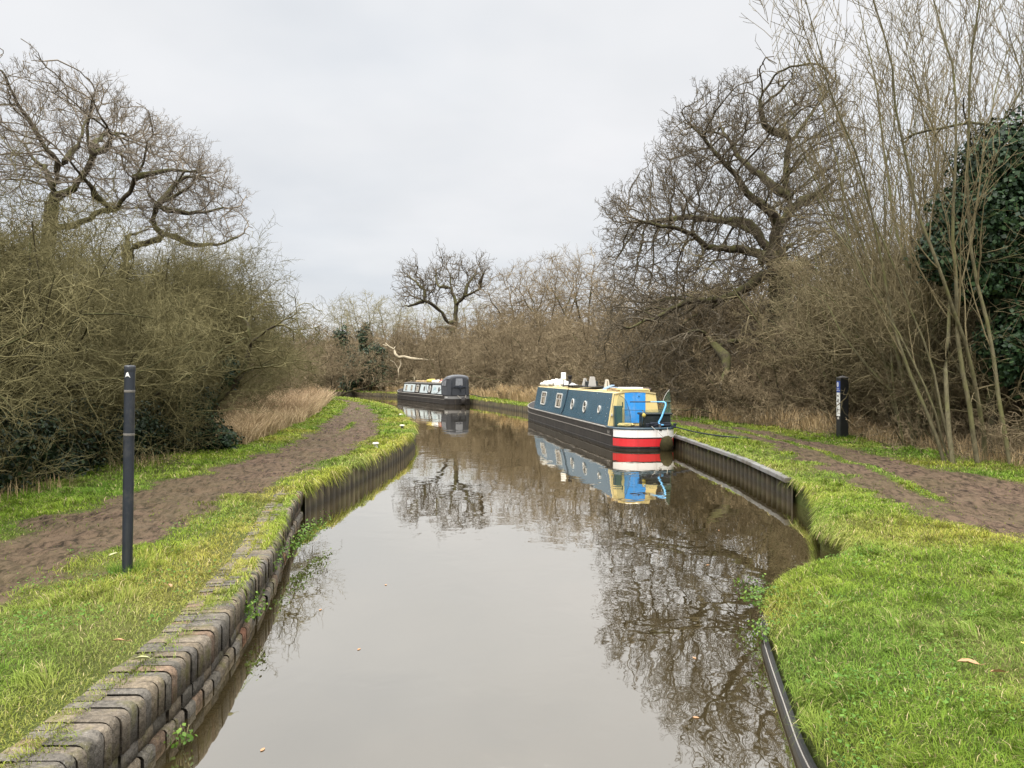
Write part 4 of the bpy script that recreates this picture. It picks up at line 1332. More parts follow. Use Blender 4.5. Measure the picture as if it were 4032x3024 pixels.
    for p, q in (((-0.02, 0.17, 0.52), (0.0, 0.0, 0.25)), ((-0.52, 0.18, 0.46), (-0.12, 0.02, 0.20)), ((0.32, 0.24, 0.44), (0.12, 0.02, 0.18))):
        m = BM(); m.tube([p, q], 0.007, 5); m.build('cord', M['rope_pale'], fr)
    # mooring line from the stern to the bank
    r = empty('mooring_rope', (6.6, 22.8, 0.45))
    tag(r, 'dark mooring rope from the blue boat stern to the grass of the right bank', 'rope')
    bpy.context.view_layer.update()
    A = to_world((0.78, 0.2, 0.74), O, a); B = Vector((7.0, 22.6, 0.47))
    m = BM(); m.tube(smooth_path([A, A.lerp(B, 0.3) - Vector((0, 0, 0.07)), A.lerp(B, 0.65) - Vector((0, 0, 0.07)), B], 24), 0.02, 6)
    o = m.build('line', M['rope_dark'], r); o.matrix_parent_inverse = r.matrix_world.inverted()
blue_boat()

# --- the grey narrowboat with the hooded stern
def grey_boat():
    O, a = (-4.1, 60.3), math.radians(22.3)
    root = empty('narrowboat', (O[0], O[1], 0), a)
    tag(root, 'dark hulled narrowboat with pale grey side panels and a charcoal canvas stern hood', 'narrowboat')
    H = Hull(18.4, 1.02, 0.70, 3.0, 0.8, 0.30)
    boat_hull(root, H)
    band(root, H, 'grey_band', worn('band_grey', (0.15, 0.148, 0.145), 0.5, 0.3, 3), 0.75, 0.45, 0.66)
    C = Cabin(H, 1.6, 14.7, 0.89, 0.72, 1.60)
    cabin_body(root, C, M['hull_black'], M['roof_grey'], M['hull_black'], M['roof_grey'])
    def panel(y0, y1):
        m = BM()
        m.slab([C.side(y0, 0.79, 0.004), C.side(y1, 0.79, 0.004), C.side(y1 - 0.06, 1.49, 0.004), C.side(y0 + 0.03, 1.49, 0.004)], C.n * 0.006)
        return m.build('side_panel', M['panel_grey'], root)
    panel(10.35, 14.4); panel(6.1, 8.6); last = panel(1.7, 4.95)
    C2 = Cabin(H, 1.6, 14.7, 0.89 + 0.011, 0.72 + 0.011, 1.60)
    for y in (13.35, 11.45):
        cabin_window(root, C2, y, 1.15, rrect(0.62, 0.52, 0.04), rrect(0.54, 0.44, 0.03), [], [rect(-0.2, 0.2, -0.16, 0.16)], 'grey_plastic')
    cabin_window(root, C2, 9.45, 1.14, rrect(0.78, 0.62, 0.05), rrect(0.64, 0.50, 0.03), [], [rect(-0.22, 0.22, -0.2, 0.16)])
    porthole(root, C2, 7.2, 1.15, 0.21, 0.03, 'roof_grey', bar=False)
    porthole(root, C2, 5.5, 1.14, 0.29, 0.06, 'frame_metal', 'clear_vinyl', bar=False)
    porthole(root, C2, 2.85, 1.14, 0.21, 0.03, 'roof_grey', bar=False)
    # handrail along the roof edge
    m = BM()
    m.tube([(-0.66, y, C.roof_z(0.66) + 0.06) for y in np.linspace(1.9, 13.6, 14)], 0.02, 6)
    for y in np.linspace(2.2, 13.4, 9):
        m.box((-0.66, y, C.roof_z(0.66) + 0.03), (0.02, 0.05, 0.06))
    m.build('handrail', M['strake_grey'], root)
    # ropes slung down the side
    for p in ((C.side(6.9, 1.50, 0.03), C.side(6.55, 1.15, 0.03), C.side(5.95, 0.86, 0.03), C.side(5.75, 0.74, 0.05)), (C.side(1.75, 1.5, 0.03), C.side(2.4, 1.15, 0.03), C.side(3.1, 0.88, 0.03), C.side(3.9, 0.72, 0.05))):
        m = BM(); m.tube(smooth_path(p, 14), 0.016, 5); m.build('side_rope', M['rope_dark'], root)
    ang = math.atan2(C.n.z, -C.n.x)
    R = (PI / 2 - ang, 0, -PI / 2)
    text_obj('name_lettering', 'Julia', 0.42, M['name_blue'], last, C.side(4.15, 1.20, 0.013), R, 0.001, 0.35)
    text_obj('small_lettering', 'Shropshire', 0.11, M['roof_grey'], last, C.side(4.05, 0.86, 0.013), R, 0.001)
    text_obj('number_lettering', '12031', 0.15, M['sign_white'], root, (-H.hw(0.4) - 0.02, 0.42, 0.58), (PI / 2, 0, math.radians(-68)), 0.001)
    # canvas hood
    def sec(y, hwid, z0, zs, zt):
        pts = [(-hwid, y, z0), (-hwid * 0.985, y, (z0 + zs) / 2), (-hwid * 0.94, y, zs)]
        for k in range(1, 6):
            t = PI * k / 6
            pts.append((-hwid * 0.94 * math.cos(t), y, zs + (zt - zs) * math.sin(t) ** 0.7))
        pts += [(hwid * 0.94, y, zs), (hwid * 0.985, y, (z0 + zs) / 2), (hwid, y, z0)]
        return pts
    def loft(name, secs, mat, parent):
        m = BM()
        rows = [[m.b.verts.new(p) for p in s] for s in secs]
        for r0, r1 in zip(rows, rows[1:]):
            for k in range(len(r0) - 1):
                m.b.faces.new((r0[k], r0[k + 1], r1[k + 1], r1[k]))
        m.b.faces.new(rows[0]); m.b.faces.new(rows[-1][::-1])
        return m.build(name, mat, parent)
    zt = 2.36
    hood = loft('canvas_hood', [sec(0.16, 0.70, 0.72, 1.95, 2.12), sec(0.24, 0.86, 0.72, 2.02, 2.27), sec(0.5, 0.93, 0.72, 2.05, 2.31), sec(1.2, 0.93, 0.72, 1.90, 2.27), sec(1.9, 0.92, 0.74, 1.72, 2.10), sec(2.15, 0.88, 1.45, 1.66, 2.0)], M['canvas_hood'], root)
    def sect(y, hw2, zs, zt2):
        pts = []
        for k in range(0, 9):
            t = PI * k / 8
            pts.append((-hw2 * math.cos(t), y, zs + (zt2 - zs) * math.sin(t) ** 0.7))
        return pts
    loft('hood_top', [sect(0.20, 0.80, 2.0, 2.225), sect(0.24, 0.86, 2.01, 2.30), sect(0.5, 0.90, 2.04, zt), sect(1.2, 0.90, 1.90, 2.32), sect(1.9, 0.885, 1.72, 2.15), sect(2.17, 0.86, 1.66, 2.05)], M['canvas_top'], hood)
    yb = 0.150
    for x0, x1 in ((-0.30, 0.30),):
        m = BM(); m.slab([(x0, yb, 1.50), (x1, yb, 1.50), (x1 - 0.03, yb, 2.06), (x0 + 0.03, yb, 2.06)], (0, -0.012, 0)); m.build('rear_window', M['clear_vinyl'], hood)
    for y0, y1 in ((0.60, 1.10), (1.22, 1.62)):
        m = BM(); m.slab([(-0.945, y0, 1.48), (-0.945, y1, 1.48), (-0.915, y1, 1.85 - 0.12 * (y0 > 1)), (-0.90, y0, 1.96 - 0.1 * (y0 > 1))], (-0.012, 0, 0)); m.build('side_window', M['clear_vinyl'], hood)
    m = BM()
    for p in (((-0.62, 0.13, 0.8), (-0.60, 0.13, 1.9)), ((0.52, 0.13, 0.8), (0.50, 0.13, 1.9)), ((-0.66, 0.14, 1.33), (0.66, 0.14, 1.33))):
        m.tube(p, 0.014, 5)
    m.build('hood_seam', M['rope_dark'], hood)
    m = BM()
    m.tube(smooth_path([(-0.45, 0.10, 1.40), (-0.2, 0.06, 1.43), (0.05, 0.06, 1.36), (0.3, 0.06, 1.42), (0.5, 0.10, 1.38)], 14), 0.03, 6)
    m.tube([(0.05, 0.06, 1.55), (0.06, 0.05, 1.0)], 0.035, 6)
    m.build('rolled_ties', M['rope_dark'], hood)
    def carry(name, loc, label, cat, group=None):
        r = empty(name, to_world(loc, O, a), a)
        tag(r, label, cat, group)
        return r
    rz = lambda x: C.roof_z(x) + 0.004
    r = carry('chimney', (-0.35, 12.2, rz(0.35)), 'slim pale wooden pole chimney at the bow end of the grey boat roof', 'chimney')
    m = BM(); m.tube([(0, 0, 0), (-0.03, 0, 0.5)], 0.06, 10); m.build('pipe', M['rail_wood'], r)
    m = BM(); m.lathe([(0.07, 0.46), (0.075, 0.5), (0.05, 0.53)], (-0.03, 0, 0), 10); m.build('cap', M['rail_wood'], r)
    rr = random.Random(12)
    for i in range(11):
        y = 11.6 - i * 0.42
        r = carry('firewood_log', (rr.uniform(-0.45, 0.35), y, rz(0.3) + 0.08), 'short cut firewood log piled on the grey boat roof', 'log', 'firewood logs on the grey boat roof')
        m = BM(); m.tube([(-0.17, 0, 0), (0.17, 0.05, 0.02)], 0.085, 9); m.build('log', M['log_wood'], r)
        r.rotation_euler.z = a + rr.uniform(-1.2, 1.2)
    r = carry('yellow_bag', (-0.25, 6.95, rz(0.2)), 'mustard yellow bag on the middle of the grey boat roof', 'bag')
    m = BM(); m.blob((0, 0, 0.14), (0.38, 0.55, 0.19), 3, 0.2, 3); m.build('bag', M['yellow_cloth'], r)
    r = carry('roof_sheet', (-0.1, 5.2, rz(0.1)), 'white plastic sheet bundled on the grey boat roof beside the yellow bag', 'sheet')
    m = BM(); m.blob((0, 0.4, 0.08), (0.5, 0.8, 0.15), 5, 0.2, 3, 3); m.blob((0.05, -0.6, 0.06), (0.45, 0.9, 0.12), 6, 0.2, 3, 3); m.build('sheet_folds', M['tarp_white'], r)
    r = carry('red_cloth', (-0.15, 4.3, rz(0.1) + 0.1), 'faded red cloth on top of the white sheet on the grey boat roof', 'cloth')
    m = BM(); m.blob((0, 0, 0.05), (0.3, 0.45, 0.08), 7, 0.25, 3); m.build('cloth_folds', M['red_cloth'], r)
    r = carry('flat_sheet', (-0.1, 3.0, rz(0.1)), 'cream board lying flat near the hood on the grey boat roof', 'board')
    m = BM(); m.box((0, 0, 0.05), (1.0, 1.6, 0.05), 0.04, 0.006); m.build('board', M['roof_cream'], r)
    r = carry('satellite_dome', (0.15, 2.9, rz(0.15) + 0.06), 'small white round dome on the grey boat roof by the hood', 'dome')
    m = BM(); m.lathe([(0.12, 0.0), (0.10, 0.08), (0.17, 0.12), (0.20, 0.22), (0.15, 0.34), (0.05, 0.39)], (0, 0, 0), 16); m.build('dome', M['sign_white'], r)
    r = carry('navy_bag', (0.12, 2.40, rz(0.1) + 0.02), 'navy blue bag against the canvas hood of the grey boat', 'bag')
    m = BM(); m.blob((0, 0, 0.14), (0.38, 0.22, 0.17), 4, 0.15, 3); m.build('bag', M['navy_cloth'], r)
    for i, (y, lab) in enumerate(((7.6, 'left one of the thin pale pegs standing on the grey boat roof'), (5.4, 'middle one of the thin pale pegs standing on the grey boat roof'), (4.9, 'right one of the thin pale pegs standing on the grey boat roof'))):
        r = carry('roof_peg', (0.2, y, rz(0.2)), lab, 'peg', 'pale pegs on the grey boat roof')
        m = BM(); m.tube([(0, 0, 0), (0.01, 0.01, 0.36)], 0.035, 7); m.build('peg', M['log_wood'], r)
    fr = fender_obj(O, a, (0.25, -0.22, 0.32), (0.26, 0.17, 0.26), 0.0, 'round black fender hanging on the stern of the grey boat')
    fr.children[0].data.materials[0] = M['hull_black']
    for p, q in (((-0.45, 0.18, 0.42), (-0.1, 0.02, 0.05)), ((0.25, 0.20, 0.42), (0.12, 0.02, 0.10))):
        m = BM(); m.tube([p, q], 0.012, 5); m.build('cord', M['rope_pale'], fr)
    r = empty('mooring_rope', (-1.5, 61.3, 0.4))
    tag(r, 'dark mooring rope from the grey boat stern to the reedy bank', 'rope')
    bpy.context.view_layer.update()
    A = to_world((0.9, 0.3, 0.85), O, a); B = Vector((-1.2, 60.6, 0.45))
    m = BM(); m.tube(smooth_path([A, A.lerp(B, 0.5) - Vector((0, 0, 0.08)), B], 12), 0.025, 5)
    o = m.build('line', M['rope_dark'], r); o.matrix_parent_inverse = r.matrix_world.inverted()
grey_boat()

# ------------------------------------------------------------------ bare winter trees
def P(px, py, Y):
    """photo position (in a 2212 px wide frame) at distance Y -> world point"""
    return np.array([(px - 1106) / 1661 * Y, Y, EYE - (py - 810) / 1661 * Y])

def unit(v):
    return v / np.maximum(np.linalg.norm(v, axis=-1, keepdims=True), 1e-9)

def frames(d):
    ref = np.where(np.abs(d[..., 2:3]) > 0.9, np.array([1.0, 0.2, 0.1]), np.array([0.13, 0.21, 1.0]))
    u = unit(np.cross(ref, d))
    return u, np.cross(d, u)

def colonize(limbs, attract, step, infl, kill, iters, jitter, r_, lr=None):
    """space colonisation from hand-placed limbs; returns node positions and parents"""
    pos, par = [], []
    for L in limbs:
        L = np.asarray(L, float)
        seg = np.linalg.norm(np.diff(L, axis=0), axis=1)
        s = np.concatenate([[0], np.cumsum(seg)])
        k = np.linspace(0, s[-1], max(2, int(s[-1] / step) + 1))
        pts = np.stack([np.interp(k, s, L[:, i]) for i in range(3)], 1)
        wob = np.cumsum(r_.normal(0, 1, pts.shape), axis=0)
        wob -= np.linspace(0, 1, len(pts))[:, None] * wob[-1]
        pts = pts + wob * step * 0.16
        if not pos:
            pos.append(pts[0]); par.append(-1)
            prev = 0
        else:
            d = np.linalg.norm(np.array(pos) - pts[0], axis=1)
            prev = int(np.argmin(d))
        for p in pts[1:]:
            pos.append(p); par.append(prev); prev = len(pos) - 1
            if lr is not None:
                lr.append((prev, s[-1]))
    pos = np.array(pos); par = np.array(par)
    A = np.asarray(attract, float)
    hub = np.asarray(limbs[0][-1], float)
    best = np.full(len(A), 1e9); bi = np.zeros(len(A), int)
    def upd(new, off):
        if not len(A) or not len(new): return
        d2 = ((A[:, None, :] - new[None, :, :]) ** 2).sum(2)
        j = d2.argmin(1); dm = np.sqrt(d2[np.arange(len(A)), j])
        b = dm < best
        best[b] = dm[b]; bi[b] = j[b] + off
    for o in range(0, len(pos), 400):
        upd(pos[o:o + 400], o)
    nkid = np.zeros(len(pos), int)
    dirs = np.zeros((len(pos), 3))
    dirs[1:] = unit(pos[1:] - pos[par[1:]])
    for it in range(iters):
        act = best < infl
        if not act.any(): break
        acc = np.zeros((len(pos), 3))
        np.add.at(acc, bi[act], unit(A[act] - pos[bi[act]]))
        g = np.where((np.linalg.norm(acc, axis=1) > 0.05) & (nkid < 5))[0]
        if not len(g): break
        nd = unit(unit(acc[g]) + 0.35 * dirs[g] + 0.30 * unit(pos[g] - hub) + r_.normal(0, jitter, (len(g), 3)))
        newp = pos[g] + nd * step
        off = len(pos)
        nkid[g] += 1
        pos = np.concatenate([pos, newp]); par = np.concatenate([par, g])
        nkid = np.concatenate([nkid, np.zeros(len(g), int)]); dirs = np.concatenate([dirs, nd])
        upd(newp, off)
        keep = best > kill
        A, best, bi = A[keep], best[keep], bi[keep]
        if not len(A) or len(pos) > 22000: break
    return pos, par

def pipe_radii(pos, par, r0, ex):
    acc = np.zeros(len(pos))
    for i in range(len(pos) - 1, 0, -1):
        if acc[i] == 0: acc[i] = r0 ** ex
        acc[par[i]] += acc[i]
    if acc[0] == 0: acc[0] = r0 ** ex
    return acc ** (1 / ex)

def skeleton_mesh_data(pos, par, rad, sel, sides):
    idx = np.where(sel)[0]
    idx = idx[idx > 0]
    d = np.zeros_like(pos)
    d[1:] = unit(pos[1:] - pos[par[1:]])
    d[0] = d[1]
    main = np.full(len(pos), -1)
    for i in range(1, len(pos)):
        p = par[i]
        if main[p] < 0 or rad[i] > rad[main[p]]: main[p] = i
    p = par[idx]
    cont = main[p] == idx
    bd = np.where(cont[:, None], d[p], d[idx])
    br = np.where(cont, rad[p], np.minimum(rad[p], rad[idx] * 1.25))
    ang = 2 * PI * np.arange(sides) / sides
    def ring(c, dd, r):
        u, v = frames(dd)
        return c[:, None, :] + (u[:, None, :] * np.cos(ang)[None, :, None] + v[:, None, :] * np.sin(ang)[None, :, None]) * r[:, None, None]
    V = np.stack([ring(pos[p], bd, br), ring(pos[idx], d[idx], rad[idx])], 1).reshape(-1, 3)
    b = np.arange(len(idx))[:, None] * (2 * sides)
    k = np.arange(sides)[None, :]; k2 = (k + 1) % sides
    Q = np.stack([b + k, b + k2, b + sides + k2, b + sides + k], 2).reshape(-1, 4)
    return V, Q

def branch_tubes(pts, rad, sides=3):
    N, S = pts.shape[:2]
    d = unit(np.gradient(pts, axis=1))
    u, v = frames(d)
    ang = 2 * PI * np.arange(sides) / sides
    V = pts[:, :, None, :] + (u[:, :, None, :] * np.cos(ang)[None, None, :, None] + v[:, :, None, :] * np.sin(ang)[None, None, :, None]) * rad[:, :, None, None]
    base = (np.arange(N)[:, None, None] * S + np.arange(S - 1)[None, :, None]) * sides
    k = np.arange(sides)[None, None, :]; k2 = (k + 1) % sides
    base, k, k2 = np.broadcast_arrays(base, k, k2)
    Q = np.stack([base + k, base + k2, base + sides + k2, base + sides + k], 3).reshape(-1, 4)
    return V.reshape(-1, 3), Q

def grow(p0, d0, L, r0, S, wob, trop, r_, taper=0.25):
    """branches of S segments from p0 along d0; trop pulls towards a vector each step"""
    N = len(p0)
    pts = np.zeros((N, S + 1, 3)); pts[:, 0] = p0
    d = unit(d0)
    trop = np.asarray(trop, float)
    for s in range(S):
        d = unit(d + r_.normal(0, wob, (N, 3)) + trop / S)
        pts[:, s + 1] = pts[:, s] + d * (L / S)[:, None]
    rad = r0[:, None] * np.linspace(1, taper, S + 1)[None, :]
    return pts, rad

def sprout(pts, rad, n, t0, t1, ang0, ang1, r_, up=0.0):
    """n children start points per branch"""
    N, S1 = pts.shape[:2]
    t = (t0 + (t1 - t0) * (np.arange(n)[None, :] + r_.random((N, n))) / n) * (S1 - 1)
    i = np.clip(t.astype(int), 0, S1 - 2); f = t - i
    rows = np.arange(N)[:, None]
    p = pts[rows, i] * (1 - f)[..., None] + pts[rows, i + 1] * f[..., None]
    d = unit(pts[rows, i + 1] - pts[rows, i])
    r = rad[rows, i] * (1 - f) + rad[rows, i + 1] * f
    u, v = frames(d)
    az = r_.uniform(0, 2 * PI, (N, n)); an = np.radians(r_.uniform(ang0, ang1, (N, n)))
    nd = d * np.cos(an)[..., None] + (u * np.cos(az)[..., None] + v * np.sin(az)[..., None]) * np.sin(an)[..., None]
    nd[..., 2] += up
    return p.reshape(-1, 3), unit(nd.reshape(-1, 3)), r.ravel(), t.ravel() / (S1 - 1)

def join(parts):
    V, Q, o = [], [], 0
    for v, q in parts:
        V.append(v); Q.append(q + o); o += len(v)
    return np.concatenate(V), np.concatenate(Q)

def in_poly(x, y, poly):
    ins = np.zeros(len(x), bool)
    n = len(poly)
    for i in range(n):
        x0, y0 = poly[i]; x1, y1 = poly[(i + 1) % n]
        c = ((y0 > y) != (y1 > y)) & (x < (x1 - x0) * (y - y0) / (y1 - y0 + 1e-9) + x0)
        ins ^= c
    return ins

def add_twigs(pos, par, rad, thr, per, L, r0, r_, sub=2):
    """fine shoots on every thin node"""
    idx = np.where((rad < thr) & (np.arange(len(pos)) > 0))[0]
    idx = np.repeat(idx, per)
    d = unit(pos[idx] - pos[par[idx]])
    u, v = frames(d)
    az = r_.uniform(0, 2 * PI, len(idx)); an = np.radians(r_.uniform(20, 70, len(idx)))
    nd = d * np.cos(an)[:, None] + (u * np.cos(az)[:, None] + v * np.sin(az)[:, None]) * np.sin(an)[:, None]
    nd[:, 2] += 0.15
    f = r_.random(len(idx))[:, None]
    p0 = pos[idx] * f + pos[par[idx]] * (1 - f)
    pts, rd = grow(p0, nd, L * r_.uniform(0.5, 1.2, len(idx)), np.full(len(idx), r0), 3, 0.28, (0, 0, 0.15), r_, 0.5)
    out = [branch_tubes(pts, rd)]
    if sub:
        p2, d2, _, _ = sprout(pts, rd, sub, 0.3, 1.0, 25, 60, r_, 0.1)
        q, rq = grow(p2, d2, L * 0.5 * r_.uniform(0.5, 1.2, len(p2)), np.full(len(p2), r0 * 0.7), 2, 0.25, (0, 0, 0.1), r_, 0.6)
        out.append(branch_tubes(q, rq))
    return join(out)

def sprays(pos, par, rad, thr, LA, r0, r_, nB=4, nC=3, per=1, out_b=0.8, droop=0.16, clip=None, base=None):
    """twiggy fans: crooked shoots that reach outwards from the crown's middle, each with side shoots"""
    c = np.median(pos, axis=0)
    idx = np.where((rad < thr) & (np.arange(len(pos)) > 0))[0]
    idx = np.repeat(idx, per)
    d = unit(pos[idx] - pos[par[idx]])
    outw = unit(pos[idx] - c[None, :]) + np.array([0, 0, 0.25])
    rnd = unit(r_.normal(0, 1, d.shape))
    nd = unit(d * 0.7 + outw * out_b + rnd * 0.5)
    if clip is not None:   # keep the fans within the crown's outline
        tip = pos[idx] + nd * LA * 1.1 + np.asarray(base)[None, :]
        ok = in_poly(1106 + 1661 * tip[:, 0] / tip[:, 1], 810 + 1661 * (EYE - tip[:, 2]) / tip[:, 1], clip) | (tip[:, 2] < 6.5)
        idx, nd = idx[ok], nd[ok]
    ptsA, rA = grow(pos[idx], nd, LA * r_.uniform(0.45, 1.25, len(idx)), np.minimum(rad[idx] * 0.8, r0 * 2.4), 6, 0.19, (0, 0, 0.3), r_, 0.35)
    p2, d2, q2, t2 = sprout(ptsA, rA, nB, 0.2, 1.0, 30, 65, r_, droop)
    ptsB, rB = grow(p2, d2, LA * 0.48 * r_.uniform(0.4, 1.2, len(p2)) * (1.1 - 0.4 * t2), np.full(len(p2), r0 * 1.35), 4, 0.26, (0, 0, 0.15), r_, 0.6)
    p3, d3, q3, t3 = sprout(ptsB, rB, nC, 0.25, 1.0, 30, 65, r_, droop * 0.6)
    ptsC, rC = grow(p3, d3, LA * 0.22 * r_.uniform(0.4, 1.2, len(p3)), np.full(len(p3), r0), 2, 0.25, (0, 0, 0.1), r_, 0.7)
    return join([branch_tubes(ptsA, rA, 4), branch_tubes(ptsB, rB, 3), branch_tubes(ptsC, rC, 3)])

def shrink(poly, k):
    a = np.array(poly, float); c = a.mean(0)
    return [tuple(c + (q - c) * k) for q in a]

def tree_parts(root, limbs, attract, base, step, infl, kill, jit, r_, r0, ex, thick, twg, mats, rmul=None, girth=(0.5, 0.2, 0.03), clip=None):
    """trunk (thick wood) and crown (fine wood) meshes around base"""
    pos, par = colonize(limbs, attract, step, infl, kill, 200, jit, r_)
    rad = pipe_radii(pos, par, r0, ex)
    # the drawn limbs keep the girth of old wood
    k = 0
    for j, L in enumerate(limbs):
        L = np.asarray(L, float)
        n = max(2, int(np.linalg.norm(np.diff(L, axis=0), axis=1).sum() / step) + 1)
        n = n if j == 0 else n - 1
        w0 = girth[0] if j == 0 else girth[1]
        w1 = girth[0] * 0.8 if j == 0 else girth[2]
        u = np.linspace(0, 1, n)
        rad[k:k + n] = np.maximum(rad[k:k + n], w1 + (w0 - w1) * (1 - u) ** (1.0 if j == 0 else 1.35))
        k += n
    if rmul: rad = rmul(pos, rad)
    pos = pos - np.asarray(base)[None, :]
    big = rad >= thick
    tv, tq = skeleton_mesh_data(pos, par, rad, big, 8)
    cv, cq = join([skeleton_mesh_data(pos, par, rad, ~big, 4), sprays(pos, par, rad, *twg, clip=clip, base=base)])
    a, b2 = np_mesh('trunk', tv, tq), np_mesh('crown', cv, cq)
    a.materials.append(mats[0]); b2.materials.append(mats[1])
    link_mesh('trunk', a, None, root); link_mesh('crown', b2, None, root)

def sil_points(poly, Y, depth, n, r_, bias=0.55):
    """points through a crown whose outline seen from the towpath is poly, with real depth"""
    poly = np.array(poly, float)
    x0, y0 = poly.min(0); x1, y1 = poly.max(0)
    out = []
    while sum(map(len, out)) < n:
        x = r_.uniform(x0, x1, n * 2); y = r_.uniform(y0, y1, n * 2)
        k = in_poly(x, y, poly)
        out.append(np.stack([x[k], y[k]], 1))
    q = np.concatenate(out)[:n]
    cx, cy = poly.mean(0)
    rx = np.abs(q[:, 0] - cx) / max(x1 - cx, cx - x0); ry = np.abs(q[:, 1] - cy) / max(y1 - cy, cy - y0)
    dd = np.sqrt(np.clip(1.0 - np.minimum(rx ** 2 + ry ** 2, 1) * 0.85, 0.05, 1))
    yy = Y + depth * dd * np.sign(r_.uniform(-1, 1, n)) * r_.random(n) ** bias
    return np.stack([(q[:, 0] - 1106) / 1661 * Y, yy, EYE - (q[:, 1] - 810) / 1661 * Y], 1)

def limb(pts, Y, dy=0.0, start=0.0):
    n = len(pts)
    a, b = pts[-2], pts[-1]
    pts = list(pts[:-1]) + [(a[0] + (b[0] - a[0]) * 0.55, a[1] + (b[1] - a[1]) * 0.55)]
    return [P(px, py, Y) + np.array([0, start + (dy - start) * (i / (n - 1)) ** 1.2, 0]) for i, (px, py) in enumerate(pts)]

# --- the great oak on the right
def oak_right():
    r_ = np.random.default_rng(21)
    Y = 36.0
    z8 = lambda L: [(1206.8 + x * 0.496, 109.7 + y * 0.496) for x, y in L]
    b = P(1690, 905, Y); b[2] = 0.3
    trunk = [b, P(1690, 780, Y), P(1684, 700, Y), P(1682, 620, Y), P(1676, 560, Y)]
    L = [trunk,
         limb(z8([(935, 900), (935, 800), (985, 735), (1030, 690), (1000, 560), (1000, 380), (1050, 320), (1100, 260), (1190, 160)]), Y, 0.5),
         limb(z8([(930, 905), (820, 880), (700, 870), (590, 885), (450, 820), (300, 800), (170, 785)]), Y, -3.5),
         limb(z8([(930, 880), (850, 745), (740, 740), (600, 700), (430, 700), (220, 690)]), Y, 3.0),
         limb(z8([(945, 790), (920, 735), (850, 700), (740, 620), (650, 500), (530, 380), (460, 300)]), Y, -2.0),
         limb(z8([(1020, 690), (1080, 640), (1180, 600), (1270, 540), (1310, 470)]), Y, 2.5),
         limb(z8([(1000, 640), (930, 570), (860, 450), (790, 300), (770, 160)]), Y, 3.2),
         limb(z8([(1000, 380), (890, 320), (870, 210), (930, 100)]), Y, -1.0),
         limb(z8([(925, 960), (820, 1010), (700, 1075), (540, 1110), (380, 1190), (260, 1230), (120, 1200)]), Y, -4.5),
         limb(z8([(965, 1080), (930, 1200), (860, 1262), (720, 1270), (620, 1312), (560, 1242), (480, 1250), (390, 1305)]), Y, -5.5),
         limb(z8([(620, 1312), (590, 1400), (520, 1500)]), Y, -6.0, -4.4),
         limb(z8([(985, 960), (1080, 915), (1200, 950), (1330, 1010)]), Y, 2.0),
         limb(z8([(960, 930), (1010, 860), (1120, 800), (1240, 760)]), Y, 5.0),
         limb(z8([(930, 905), (900, 800), (820, 690), (760, 560)]), Y, 5.5),
         limb(z8([(930, 905), (860, 930), (780, 990), (640, 1010)]), Y, -6.0)]
    crown = [(1270, 500), (1290, 420), (1390, 375), (1420, 270), (1500, 200), (1590, 155), (1640, 175), (1700, 160), (1780, 140), (1830, 175), (1850, 300), (1880, 430), (1900, 560), (1800, 640), (1600, 640), (1470, 740), (1330, 740), (1290, 640)]
    att = sil_points(shrink(crown, 0.86), Y, 5.4, 3000, r_)
    low = sil_points([(1290, 640), (1480, 620), (1680, 660), (1760, 740), (1600, 830), (1420, 860), (1300, 760)], Y, 4.5, 420, r_)
    root = empty('oak_tree', (b[0], b[1], 0.3))
    tag(root, 'great spreading leafless oak with massive dark limbs behind the blue boat', 'tree')
    rmul = lambda pos, rad: np.minimum(rad, 0.62) * (1 + 0.35 * np.exp(-np.maximum(pos[:, 2] - 0.2, 0) / 0.7) * (rad > 0.4))
    tree_parts(root, L, np.concatenate([att, low]), b, 0.34, 3.0, 0.46, 0.22, r_, 0.0200, 2.25, 0.04, (0.050, 0.95, 0.0072, r_, 4, 3, 1), (M['oak_bark'], M['oak_twig']), rmul, (0.62, 0.24, 0.03), shrink(crown, 1.10))
oak_right()

